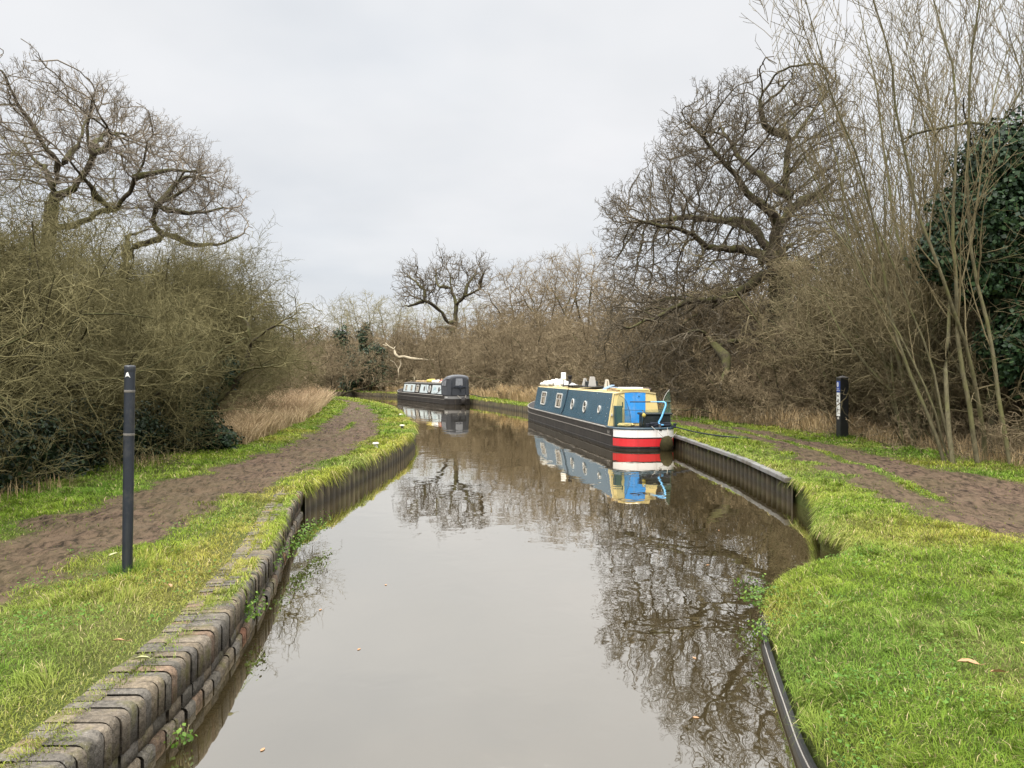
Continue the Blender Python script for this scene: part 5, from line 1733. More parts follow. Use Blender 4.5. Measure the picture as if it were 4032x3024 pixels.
# --- the oak rising above the left hedge, and its lower neighbour
def oak_left():
    z7 = lambda L: [(x * 0.3967, 109.7 + y * 0.3967) for x, y in L]
    r_ = np.random.default_rng(22)
    Y = 30.0
    b = P(110, 900, Y); b[2] = 0.3
    L = [[b, P(112, 700, Y), P(116, 560, Y), P(120, 480, Y), P(124, 425, Y)],
         limb(z7([(305, 790), (270, 690), (200, 600), (80, 530), (0, 450), (-90, 380)]), Y, 2.0),
         limb(z7([(315, 760), (345, 640), (310, 510), (220, 330), (150, 150)]), Y, -1.5),
         limb(z7([(345, 640), (370, 480), (330, 300), (330, 120)]), Y, 2.5),
         limb(z7([(320, 785), (420, 740), (500, 650), (555, 560), (515, 455), (560, 380), (640, 200)]), Y, -1.0),
         limb(z7([(555, 560), (700, 550), (830, 500)]), Y, -2.5),
         limb(z7([(515, 520), (470, 400), (460, 250)]), Y, 3.0),
         limb(z7([(290, 960), (430, 945), (580, 890), (690, 870), (790, 770), (880, 640), (950, 520), (960, 400)]), Y, -2.0),
         limb(z7([(640, 885), (650, 800), (590, 690)]), Y, -2.5, -1.2),
         limb(z7([(790, 770), (940, 690), (1080, 560)]), Y, 1.0, -1.4)]
    crown = [(-120, 220), (-30, 150), (40, 130), (110, 140), (170, 150), (235, 165), (300, 215), (345, 245), (385, 262), (430, 300), (470, 330), (440, 420), (380, 480), (250, 500), (60, 480), (-120, 420)]
    root = empty('oak_tree', (b[0], b[1], 0.3))
    tag(root, 'tall leafless oak with forked mossy trunk rising above the left hedge', 'tree')
    tree_parts(root, L, sil_points(shrink(crown, 0.80), Y, 4.4, 1800, r_), b, 0.32, 2.8, 0.44, 0.22, r_, 0.0155, 2.25, 0.035, (0.038, 0.85, 0.0056, r_, 4, 3), (M['oak_bark'], M['pale_oak_twig']), lambda p, r: np.minimum(r, 0.42), (0.33, 0.135, 0.02), shrink(crown, 1.10))
    r_ = np.random.default_rng(23)
    Y = 32.0
    b = P(290, 900, Y); b[2] = 0.3
    L = [[b, P(280, 760, Y), P(265, 620, Y), P(278, 545, Y)],
         limb(z7([(700, 1090), (870, 1030), (925, 1000), (885, 930), (905, 860), (1080, 800), (1250, 680)]), Y, -1.5),
         limb(z7([(925, 1000), (1040, 1040), (1180, 1000), (1290, 900)]), Y, 2.0),
         limb(z7([(905, 880), (1050, 890), (1200, 850), (1310, 800)]), Y, 1.0, -0.8),
         limb(z7([(905, 860), (1000, 700), (1080, 560)]), Y, 2.0, -0.8),
         limb(z7([(700, 1090), (640, 980), (700, 860)]), Y, 2.5)]
    crown = [(330, 420), (400, 330), (440, 300), (480, 345), (525, 385), (535, 440), (525, 490), (505, 520), (420, 560), (300, 540), (290, 470)]
    root = empty('oak_tree', (b[0], b[1], 0.3))
    tag(root, 'lower leafless oak with arching limbs at the sky end of the left hedge', 'tree')
    tree_parts(root, L, sil_points(shrink(crown, 0.78), Y, 3.6, 950, r_), b, 0.32, 2.8, 0.44, 0.22, r_, 0.0155, 2.25, 0.035, (0.038, 0.85, 0.0056, r_, 4, 3), (M['oak_bark'], M['pale_oak_twig']), lambda p, r: np.minimum(r, 0.34), (0.28, 0.14, 0.02), shrink(crown, 1.15))
oak_left()

# --- the gnarled oak in the distance
def oak_far():
    r_ = np.random.default_rng(24)
    Y = 104.0
    z5 = lambda L: [((1200 + x * 0.5425) / 1.8228, (950 + y * 0.5425) / 1.8228) for x, y in L]
    b = P(975, 800, Y); b[2] = 0.3
    L = [[b, P(976, 740, Y), P(978, 716, Y)],
         limb(z5([(1080, 655), (1085, 560), (1100, 450), (1085, 410), (1060, 340), (1055, 240), (1020, 180), (1030, 110)]), Y, 2),
         limb(z5([(1100, 450), (1140, 410), (1215, 390), (1290, 340), (1350, 345)]), Y, -3),
         limb(z5([(1160, 400), (1190, 310), (1230, 240), (1225, 140)]), Y, 3, -1),
         limb(z5([(1260, 360), (1300, 270), (1340, 210)]), Y, -4, -2.5),
         limb(z5([(1070, 600), (1040, 580), (970, 510), (900, 450), (800, 420), (690, 430)]), Y, -4),
         limb(z5([(880, 440), (890, 360), (820, 320), (740, 240), (690, 235)]), Y, 3, -2.5),
         limb(z5([(1060, 345), (960, 320), (930, 240), (940, 130)]), Y, 4, 0.5),
         limb(z5([(900, 455), (760, 470), (670, 470)]), Y, 1, -2.5),
         limb(z5([(1060, 640), (980, 620), (880, 620)]), Y, 3)]
    crown = [(865, 600), (880, 575), (945, 590), (950, 560), (985, 562), (1010, 585), (1045, 570), (1060, 610), (1050, 650), (990, 660), (930, 660), (870, 640)]
    root = empty('oak_tree', (b[0], b[1], 0.3))
    tag(root, 'gnarled bare oak with few crooked limbs against the sky above the grey boat', 'tree')
    tree_parts(root, L, sil_points(shrink(crown, 0.92), Y, 6.0, 260, r_), b, 0.6, 3.6, 1.0, 0.45, r_, 0.05, 2.25, 0.09, (0.11, 2.2, 0.018, r_, 3, 2), (M['oak_bark'], M['oak_twig']), lambda p, r: np.minimum(r, 0.8), (0.70, 0.27, 0.06))
oak_far()

# --- generic bare trees, shared meshes, each tree its own object
def bare_tree_meshes(seed, h, spread, trunk_h, n, upright, mats):
    r_ = np.random.default_rng(seed)
    th = trunk_h * h
    limbs = [[(0, 0, -0.2), (0.1, 0, th * 0.5), (r_.uniform(-0.2, 0.2), r_.uniform(-0.2, 0.2), th)]]
    for k in range(6):
        az = k * 2 * PI / 6 + r_.uniform(-0.4, 0.4)
        rr = spread * h * r_.uniform(0.45, 0.75) * (0.6 if upright else 1.0)
        zt = h * r_.uniform(0.55, 0.85)
        s = th * r_.uniform(0.6, 1.0)
        limbs.append([(0, 0, s), (rr * 0.4 * math.cos(az), rr * 0.4 * math.sin(az), s + (zt - s) * 0.45), (rr * math.cos(az), rr * math.sin(az), zt)])
    A = []
    while len(A) < n:
        p = r_.uniform(-1, 1, 3)
        if (p ** 2).sum() < 1:
            A.append((p[0] * spread * h, p[1] * spread * h, h * (0.60 + 0.40 * p[2])))
    A = np.array(A)
    pos, par = colonize(limbs, A, 0.42, 3.2, 0.62, 120, 0.26, r_)
    rad = np.minimum(pipe_radii(pos, par, 0.018, 2.2), 0.36)
    big = rad >= 0.07
    tv, tq = skeleton_mesh_data(pos, par, rad, big, 6)
    cv, cq = join([skeleton_mesh_data(pos, par, rad, ~big, 3), add_twigs(pos, par, rad, 0.034, 2, 0.8, 0.012, r_, 2)])
    a, b2 = np_mesh('trunk', tv, tq), np_mesh('crown', cv, cq)
    a.materials.append(mats[0]); b2.materials.append(mats[1])
    return a, b2

KINDS = {
    'round1': bare_tree_meshes(31, 13, 0.42, 0.28, 900, False, (M['oak_bark'], M['scrub_twig'])),
    'round2': bare_tree_meshes(32, 13, 0.46, 0.22, 900, False, (M['oak_bark'], M['scrub_twig'])),
    'pale1': bare_tree_meshes(33, 13, 0.30, 0.2, 800, True, (M['ash_bark'], M['pale_twig'])),
    'pale2': bare_tree_meshes(34, 13, 0.34, 0.2, 800, True, (M['ash_bark'], M['pale_twig'])),
}
def plant_tree(kind, px, top, Y, label, group, wide=1.0):
    x = (px - 1106) / 1661 * Y
    h = EYE + (810 - top) / 1661 * Y
    s = h / 13.0
    root = empty('bare_tree', (x, Y, 0.3), random.uniform(0, 6.28))
    root.scale = (s * wide, s * wide, s)
    tag(root, label, 'tree', group)
    for nm, me in zip(('trunk', 'crown'), KINDS[kind]):
        o = bpy.data.objects.new(nm, me); COL.objects.link(o); o.parent = root
G1, G2 = 'pale trees on the skyline beyond the bend', 'bare trees standing behind the thicket'
for kind, px, top, Y, lab, g, wd in (
    ('pale1', 742, 645, 128, 'pale upright bare tree at the left end of the distant row', G1, 1.0),
    ('pale2', 790, 632, 122, 'pale bushy bare tree with ivied stem in the distant row', G1, 1.1),
    ('pale1', 846, 640, 126, 'pale bare tree just left of the gnarled oak', G1, 1.0),
    ('pale2', 915, 648, 140, 'faint pale bare tree seen behind the left limbs of the gnarled oak', G1, 1.2),
    ('pale2', 1010, 640, 138, 'faint pale bare tree seen behind the right limbs of the gnarled oak', G1, 1.2),
    ('round1', 1130, 572, 92, 'round crowned bare tree right of the gnarled oak', G2, 1.0),
    ('round2', 1195, 545, 86, 'tallest round bare tree between the gnarled oak and the great oak', G2, 0.9),
    ('round1', 1262, 540, 80, 'bare tree partly behind the left tips of the great oak', G2, 0.9),
    ('round2', 1075, 650, 100, 'low bare tree close to the right of the gnarled oak', G2, 1.2),
    ('round1', 1370, 600, 72, 'bare tree behind the lower left limbs of the great oak', G2, 1.0),
    ('round2', 1500, 610, 60, 'bare tree behind the middle limbs of the great oak', G2, 1.0),
    ('round1', 1770, 560, 58, 'bare tree right of the great oak trunk', G2, 1.0),
    ('round2', 1905, 520, 52, 'bare tree far behind the slender saplings', G2, 0.9),
    ('round1', 2060, 470, 48, 'bare tree far behind the ivy covered tree', G2, 0.9),
    ('round2', -60, 420, 44, 'bare tree at the left edge behind the tall oak', G2, 0.9),
    ('round1', 210, 600, 48, 'bare tree behind the left hedge below the oak limbs', G2, 1.0)):
    plant_tree(kind, px, top, Y, lab, g, wd)
G3 = 'low crooked trees standing in the front of the thicket'
for kind, px, top, Y, lab, wd in (('round2', 1085, 690, 71, 'low crooked tree in the thicket just right of the grey boat', 1.2), ('round1', 1165, 668, 64, 'crooked tree in the thicket above the bow of the blue boat', 1.1),
                                  ('round2', 1285, 660, 54, 'crooked tree in the thicket behind the middle of the blue boat', 1.1), ('round1', 1440, 672, 44, 'crooked tree in the thicket behind the stern of the blue boat', 1.2),
                                  ('round2', 1570, 650, 40, 'crooked tree in the thicket below the great oak', 1.2), ('pale2', 1760, 600, 33, 'pale twiggy tree in the thicket left of the waymarker post', 1.0), ('round1', 880, 690, 92, 'crooked tree in the thicket behind the bow of the grey boat', 1.2)):
    plant_tree(kind, px, top, Y, lab, G3, wd)

# --- shrubs
def shrub_meshes(seed, h, spread, stems, n1, n2, n3, rtw, mats, lean=(8, 45), wob=0.16, leafy=0):
    r_ = np.random.default_rng(seed)
    az = r_.uniform(0, 2 * PI, stems); an = np.radians(r_.uniform(lean[0], lean[1], stems))
    p0 = np.stack([np.cos(az) * 0.35 * spread * r_.random(stems), np.sin(az) * 0.35 * spread * r_.random(stems), np.full(stems, -0.1)], 1)
    d0 = np.stack([np.cos(az) * np.sin(an), np.sin(az) * np.sin(an), np.cos(an)], 1)
    L = h * r_.uniform(0.65, 1.05, stems) / np.maximum(np.cos(an * 0.8), 0.4)
    s0, r0 = grow(p0, d0, L, r_.uniform(0.03, 0.06, stems) * h / 5, 9, wob, (0, 0, 0.1), r_, 0.2)
    a1, d1, q1, t1 = sprout(s0, r0, n1, 0.12, 1.0, 30, 80, r_, 0.1)
    b1, rb1 = grow(a1, d1, h * 0.36 * r_.uniform(0.5, 1.15, len(a1)) * (1.15 - 0.5 * t1), np.minimum(q1 * 0.7, 0.022 * h / 5), 6, wob * 1.3, (0, 0, 0.12), r_, 0.3)
    a2, d2, q2, t2 = sprout(b1, rb1, n2, 0.15, 1.0, 30, 75, r_, 0.08)
    b2, rb2 = grow(a2, d2, h * 0.15 * r_.uniform(0.4, 1.2, len(a2)), np.full(len(a2), rtw * 1.4), 4, wob * 1.5, (0, 0, 0.08), r_, 0.5)
    a3, d3, q3, t3 = sprout(b2, rb2, n3, 0.15, 1.0, 30, 75, r_, 0.05)
    b3, rb3 = grow(a3, d3, h * 0.065 * r_.uniform(0.4, 1.3, len(a3)), np.full(len(a3), rtw), 2, wob * 1.5, (0, 0, 0.05), r_, 0.6)
    sv = join([branch_tubes(s0, r0, 6)])
    cv = join([branch_tubes(b1, rb1, 4), branch_tubes(b2, rb2, 3), branch_tubes(b3, rb3, 3)])
    A, B = np_mesh('stems', *sv), np_mesh('crown', *cv)
    A.materials.append(mats[0]); B.materials.append(mats[1])
    return A, B

TH = [shrub_meshes(41 + i, 5.0, 1.3, 26, 15, 9, 6, 0.0044, (M['thorn_bark'], M['thorn_twig']), (3, 58), 0.24) for i in range(3)]
SC = [shrub_meshes(51 + i, 5.0, 1.2, 12, 10, 7, 3, 0.0115, (M['oak_bark'], M['scrub_twig']), (5, 55), 0.24) for i in range(3)]
LOW = shrub_meshes(61, 2.0, 1.6, 12, 8, 6, 3, 0.006, (M['oak_bark'], M['scrub_twig']), (20, 78), 0.2)

def plant_shrub(pair, x, y, s, name, label, cat, group, sz=1.0, rz=None):
    root = empty(name, (x, y, 0.38), random.uniform(0, 6.28) if rz is None else rz)
    root.scale = (s, s, s * sz)
    tag(root, label, cat, group)
    for nm, me in zip(('stems', 'crown'), pair):
        o = bpy.data.objects.new(nm, me); COL.objects.link(o); o.parent = root
    return root

# hawthorns of the left hedge: front row, second row, then dwindling along the track
HZ = [shrub_meshes(64 + i, 7.0, 1.2, 11, 12, 7, 4, 0.0068, (M['ash_bark'], M['ash_twig']), (4, 42), 0.15) for i in range(2)]
for i, (x, y, s, lab) in enumerate(((12.9, 23.2, 1.0, 'tan twiggy hazel behind the waymarker post'), (14.2, 20.6, 1.1, 'tall twiggy hazel behind the ivy covered tree'), (12.9, 25.6, 1.05, 'twiggy hazel between the great oak and the saplings'), (12.6, 29.5, 1.0, 'twiggy hazel in front of the great oak trunk'), (15.0, 17.2, 1.0, 'twiggy hazel at the right edge of the frame'), (15.8, 25.0, 1.2, 'tall twiggy hazel farthest back at the right edge'), (11.7, 20.3, 0.85, 'twiggy hazel just right of the waymarker post'), (12.4, 18.2, 0.9, 'lower twiggy hazel at the foot of the ivy covered tree'), (11.6, 26.6, 0.95, 'twiggy hazel left of the waymarker post'))):
    plant_shrub(HZ[i % 2], x, y, s, 'hazel_bush', lab, 'bush', 'tall twiggy hazels on the right')

GH = 'olive green leafless hawthorns forming the left hedge'
for i, (x, y, s) in enumerate(((-11.0, 8.2, 1.0), (-10.2, 11.0, 1.0), (-10.0, 13.6, 1.0), (-9.9, 16.2, 1.05), (-10.6, 18.8, 1.0), (-11.6, 21.4, 1.0), (-12.6, 24.4, 0.95),
                               (-13.0, 10.5, 1.15), (-12.6, 14.0, 1.12), (-12.6, 17.5, 1.2), (-13.2, 21.0, 1.15), (-14.6, 24.8, 1.1),
                               (-16.2, 16.0, 1.25), (-16.2, 20.5, 1.3), (-16.5, 25.5, 1.25), (-20, 22.0, 1.35), (-21, 28, 1.35))):
    plant_shrub(TH[i % 3], x, y, s, 'hawthorn_bush', 'dense olive green leafless hawthorn in the hedge beside the left track', 'bush', GH, random.uniform(0.92, 1.08))
GL = 'leafless bushes above the dead grass bank'
for i, (x, y, s) in enumerate(((-13.8, 28.5, 0.95), (-14.2, 32.5, 0.9), (-14.8, 37, 0.95), (-15.6, 42, 1.0), (-16.2, 47, 1.1), (-18.0, 52.5, 1.15), (-20.5, 58, 1.2), (-24, 64, 1.25), (-15.5, 33, 1.15), (-17, 40, 1.2), (-19.5, 47, 1.25), (-24, 55, 1.35), (-28, 62, 1.4), (-30, 69, 1.3), (-36, 73, 1.3))):
    plant_shrub(TH[(i + 1) % 3] if i % 2 else SC[i % 3], x, y, s, 'leafless_bush', 'leafless bush on the bank of dead grass beyond the left hedge', 'bush', GL, random.uniform(0.9, 1.1))

for x, y, z, s in ((-10.4, 26.8, 1.5, 1.0), (-10.9, 23.4, 1.2, 1.1), (-12.4, 29.5, 1.3, 1.05)):
    r = plant_shrub(TH[int(y) % 3], x, y, s, 'hawthorn_bush', 'dense olive green leafless hawthorn in the hedge beside the left track', 'bush', GH, 1.0)
    r.location.z = z
    m = BM(); m.tube([(0, 0, -1.7), (0.06, 0, -0.8), (0, 0, 0.2)], [0.16, 0.12, 0.09], 8)
    m.build('trunk', M['thorn_bark'], r)

# the thicket behind the right track and far bank: one uncountable mass, scattered bushes
def thicket(name, label, pts, pairs, seed):
    r_ = np.random.default_rng(seed)
    pts = np.array(pts, float)
    me = bpy.data.meshes.new(name)
    me.from_pydata([tuple(p[:3]) for p in pts], [], [])
    n = len(pts)
    at = me.attributes.new('rot', 'FLOAT_VECTOR', 'POINT')
    at.data.foreach_set('vector', np.stack([r_.normal(0, 0.06, n), r_.normal(0, 0.06, n), r_.uniform(0, 6.28, n)], 1).astype(np.float32).ravel())
    at = me.attributes.new('size', 'FLOAT_VECTOR', 'POINT')
    sc = pts[:, 3]
    at.data.foreach_set('vector', np.stack([sc, sc, sc * r_.uniform(0.88, 1.12, n)], 1).astype(np.float32).ravel())
    at = me.attributes.new('pick', 'INT', 'POINT')
    at.data.foreach_set('value', (np.arange(n) % len(pairs)).astype(np.int32))
    o = bpy.data.objects.new(name, me)
    COL.objects.link(o)
    ng = bpy.data.node_groups.new(name, 'GeometryNodeTree')
    ng.interface.new_socket('Geometry', in_out='INPUT', socket_type='NodeSocketGeometry')
    ng.interface.new_socket('Geometry', in_out='OUTPUT', socket_type='NodeSocketGeometry')
    N = ng.nodes.new; K = ng.links.new
    gi, go = N('NodeGroupInput'), N('NodeGroupOutput')
    j = N('GeometryNodeJoinGeometry')
    for pair in pairs[::-1]:
        jj = N('GeometryNodeJoinGeometry')
        for mesh in pair:
            so = bpy.data.objects.new('scrub_source', mesh)
            oi = N('GeometryNodeObjectInfo'); oi.inputs['Object'].default_value = so
            K(oi.outputs['Geometry'], jj.inputs[0])
        g2 = N('GeometryNodeGeometryToInstance'); K(jj.outputs[0], g2.inputs[0])
        K(g2.outputs[0], j.inputs[0])
    ip = N('GeometryNodeInstanceOnPoints')
    K(gi.outputs[0], ip.inputs['Points']); K(j.outputs[0], ip.inputs['Instance'])
    ip.inputs['Pick Instance'].default_value = True
    def attr(nm, ty):
        a = N('GeometryNodeInputNamedAttribute'); a.data_type = ty; a.inputs['Name'].default_value = nm
        return next(s for s in a.outputs if s.enabled and s.name == 'Attribute')
    K(attr('pick', 'INT'), ip.inputs['Instance Index'])
    K(attr('rot', 'FLOAT_VECTOR'), ip.inputs['Rotation'])
    K(attr('size', 'FLOAT_VECTOR'), ip.inputs['Scale'])
    K(ip.outputs[0], go.inputs[0])
    md = o.modifiers.new('scatter', 'NODES'); md.node_group = ng
    tag(o, label, 'thicket', kind='stuff')
    return o

def right_thicket():
    r_ = np.random.default_rng(77)
    pts = []
    ys = list(np.arange(14, 44, 2.0)) + list(np.arange(44, 104, 2.6))
    for row, (off, s0, s1) in enumerate(((0, 0.65, 1.05), (2.6, 0.8, 1.3), (5.6, 0.9, 1.5), (9.5, 0.9, 1.75), (15, 0.9, 1.9), (22, 1.0, 2.1))):
        for Y in ys:
            front = max(float(RPR(Y)) + 2.9, float(XR(Y)) + 4.4) if Y < 46 else float(XR(Y)) + 4.4
            front += 1.9 if Y < 26 else 0.6
            y = Y + r_.uniform(-0.8, 0.8)
            x = front + off + r_.uniform(-0.8, 0.8)
            if abs(x) > 0.72 * y + 6: continue
            if math.hypot(x - 9.93, y - 23.1) < 4.4: continue
            pts.append((x, y, 0.36, r_.uniform(s0, s1) * (0.82 if Y < 24 and row < 2 else 1.0)))
    for Y in (106, 112, 119, 128, 140):
        for px in range(520, 1500, 45):
            pts.append(((px - 1106) / 1661 * Y + r_.uniform(-1, 1), Y + r_.uniform(-2, 2), 0.3, r_.uniform(1.3, 1.75)))
    thicket('thicket', 'dense brown thicket of leafless scrub behind the boats and right track', pts, SC, 5)
    pts = []
    for Y in np.arange(14, 60, 0.9):
        front = max(float(RPR(Y)) + 2.1, float(XR(Y)) + 3.4) if Y < 46 else float(XR(Y)) + 3.4
        for k in range(2):
            pts.append((front + (1.6 if Y < 26 else 0.2) + r_.uniform(-0.2, 1.6), Y + r_.uniform(-0.5, 0.5), 0.36, r_.uniform(0.6, 1.2)))
    pts = [q for q in pts if math.hypot(q[0] - 9.93, q[1] - 23.1) > 3.7]
    for Y in np.arange(24, 66, 1.1):
        pts.append((float(LPL(Y)) - r_.uniform(4.6, 6.4), Y, 0.36, r_.uniform(0.7, 1.15)))
    for k in range(46):
        pts.append((r_.uniform(10.6, 16.5), r_.uniform(15.5, 23), 0.36, r_.uniform(0.5, 1.1)))
    thicket('undergrowth', 'low tangled brown brush along the foot of the hedges', pts, [LOW], 6)
    # far wood closing the horizon
    pts = []
    for Y in (70, 90, 115):
        for px in list(range(-300, 700, 60)) + list(range(1500, 2600, 60)):
            x = (px - 1106) / 1661 * Y
            if Y < 92 and -60 < x < 12 and px < 700 and Y > 76: continue
            pts.append((x + r_.uniform(-2, 2), Y + r_.uniform(-4, 4), 0.2, r_.uniform(1.4, 1.9)))
    thicket('far_wood', 'brown leafless wood closing the horizon behind the hedges', pts, SC, 8)
right_thicket()

# --- slender multi-stemmed saplings on the right
def sapling_meshes(seed, stems, h, leanx):
    r_ = np.random.default_rng(seed)
    az = r_.uniform(0, 2 * PI, stems); an = np.radians(r_.uniform(2, 14, stems))
    p0 = np.stack([r_.uniform(-0.75, 0.75, stems), r_.uniform(-0.6, 0.6, stems), np.full(stems, -0.1)], 1)
    d0 = np.stack([np.cos(az) * np.sin(an) - leanx, np.sin(az) * np.sin(an), np.cos(an)], 1)
    L = h * r_.uniform(0.8, 1.05, stems)
    s0, r0 = grow(p0, d0, L, r_.uniform(0.022, 0.055, stems), 16, 0.085, (0, 0, 0.35), r_, 0.14)
    a1, d1, q1, t1 = sprout(s0, r0, 12, 0.2, 1.0, 18, 48, r_, 0.25)
    b1, rb1 = grow(a1, d1, h * 0.27 * r_.uniform(0.5, 1.1, len(a1)) * (1.2 - 0.75 * t1), np.minimum(q1 * 0.55, 0.022), 8, 0.07, (0, 0, 0.55), r_, 0.3)
    a2, d2, q2, t2 = sprout(b1, rb1, 7, 0.2, 1.0, 25, 55, r_, 0.2)
    b2, rb2 = grow(a2, d2, h * 0.085 * r_.uniform(0.4, 1.2, len(a2)), np.full(len(a2), 0.0072), 4, 0.12, (0, 0, 0.3), r_, 0.6)
    a3, d3, q3, t3 = sprout(b2, rb2, 2, 0.3, 1.0, 30, 60, r_, 0.15)
    b3, rb3 = grow(a3, d3, h * 0.022 * r_.uniform(0.4, 1.2, len(a3)), np.full(len(a3), 0.0058), 2, 0.12, (0, 0, 0.2), r_, 0.8)
    A = np_mesh('stems', *branch_tubes(s0, r0, 8))
    B = np_mesh('crown', *join([branch_tubes(b1, rb1, 4), branch_tubes(b2, rb2, 3), branch_tubes(b3, rb3, 3)]))
    A.materials.append(M['ash_bark']); B.materials.append(M['ash_twig'])
    return A, B
SP = [sapling_meshes(71, 7, 12.5, 0.10), sapling_meshes(72, 6, 12.0, 0.13), sapling_meshes(73, 7, 11.5, 0.06)]
for i, (x, y, s, lab) in enumerate(((9.95, 16.6, 1.0, 'clump of pale slender stems nearest the right edge of the track'),
                                    (10.5, 19.6, 1.05, 'tall many stemmed sapling just left of the ivy covered tree'),
                                    (10.9, 20.6, 1.0, 'tall slender sapling clump left of the ivy covered tree'),
                                    (13.0, 24.6, 0.95, 'slender sapling clump well behind the waymarker post'),
                                    (13.4, 22.6, 1.1, 'tall sapling clump with upright shoots behind the ivy covered tree'),
                                    (14.9, 27.5, 0.9, 'thin upright sapling beside the great oak'),
                                    (15.2, 19.5, 1.1, 'sapling clump at the far right edge of the frame'))):
    r = plant_shrub(SP[i % 3], x, y, s, 'sapling_clump', lab, 'tree', 'slender saplings on the right', 1.0, (0.0, 0.3, 0.2, -0.2, 0.4, 0.1, 0.5)[i])

# --- ivy: leaves in irregular clumps
def ivy_leaves(centres, n, size, r_, col0, col1):
    C = np.array(centres, float)
    k = r_.integers(0, len(C), n)
    d = unit(r_.normal(0, 1, (n, 3)))
    rad = 0.50 + 0.70 * r_.random(n) ** 0.9
    lump = 1 + 0.42 * (vnoise(d[:, 0] * 4 + k * 7, d[:, 2] * 4 + k * 3) - 0.5) * 2
    p = C[k, :3] + d * C[k, 3:6] * (rad * lump)[:, None]
    keep = p[:, 2] > 0.02
    p, d = p[keep], d[keep]; n = len(p)
    nrm = unit(d + r_.normal(0, 0.55, (n, 3)) + np.array([0, 0, 0.3]))
    u = unit(np.cross(nrm, r_.normal(0, 1, (n, 3)))); v = np.cross(nrm, u)
    s = size * r_.uniform(0.6, 1.3, n)
    V = np.stack([p - u * s[:, None] * 0.5, p + v * s[:, None] * 0.38 + nrm * s[:, None] * 0.08, p + u * s[:, None] * 0.5, p - v * s[:, None] * 0.38 + nrm * s[:, None] * 0.08], 1)
    c = lerp3(col0, col1, r_.random(n) ** 2)
    return np_mesh('ivy', V.reshape(-1, 3), np.arange(n * 4).reshape(-1, 4), False, np.repeat(c, 4, 0))

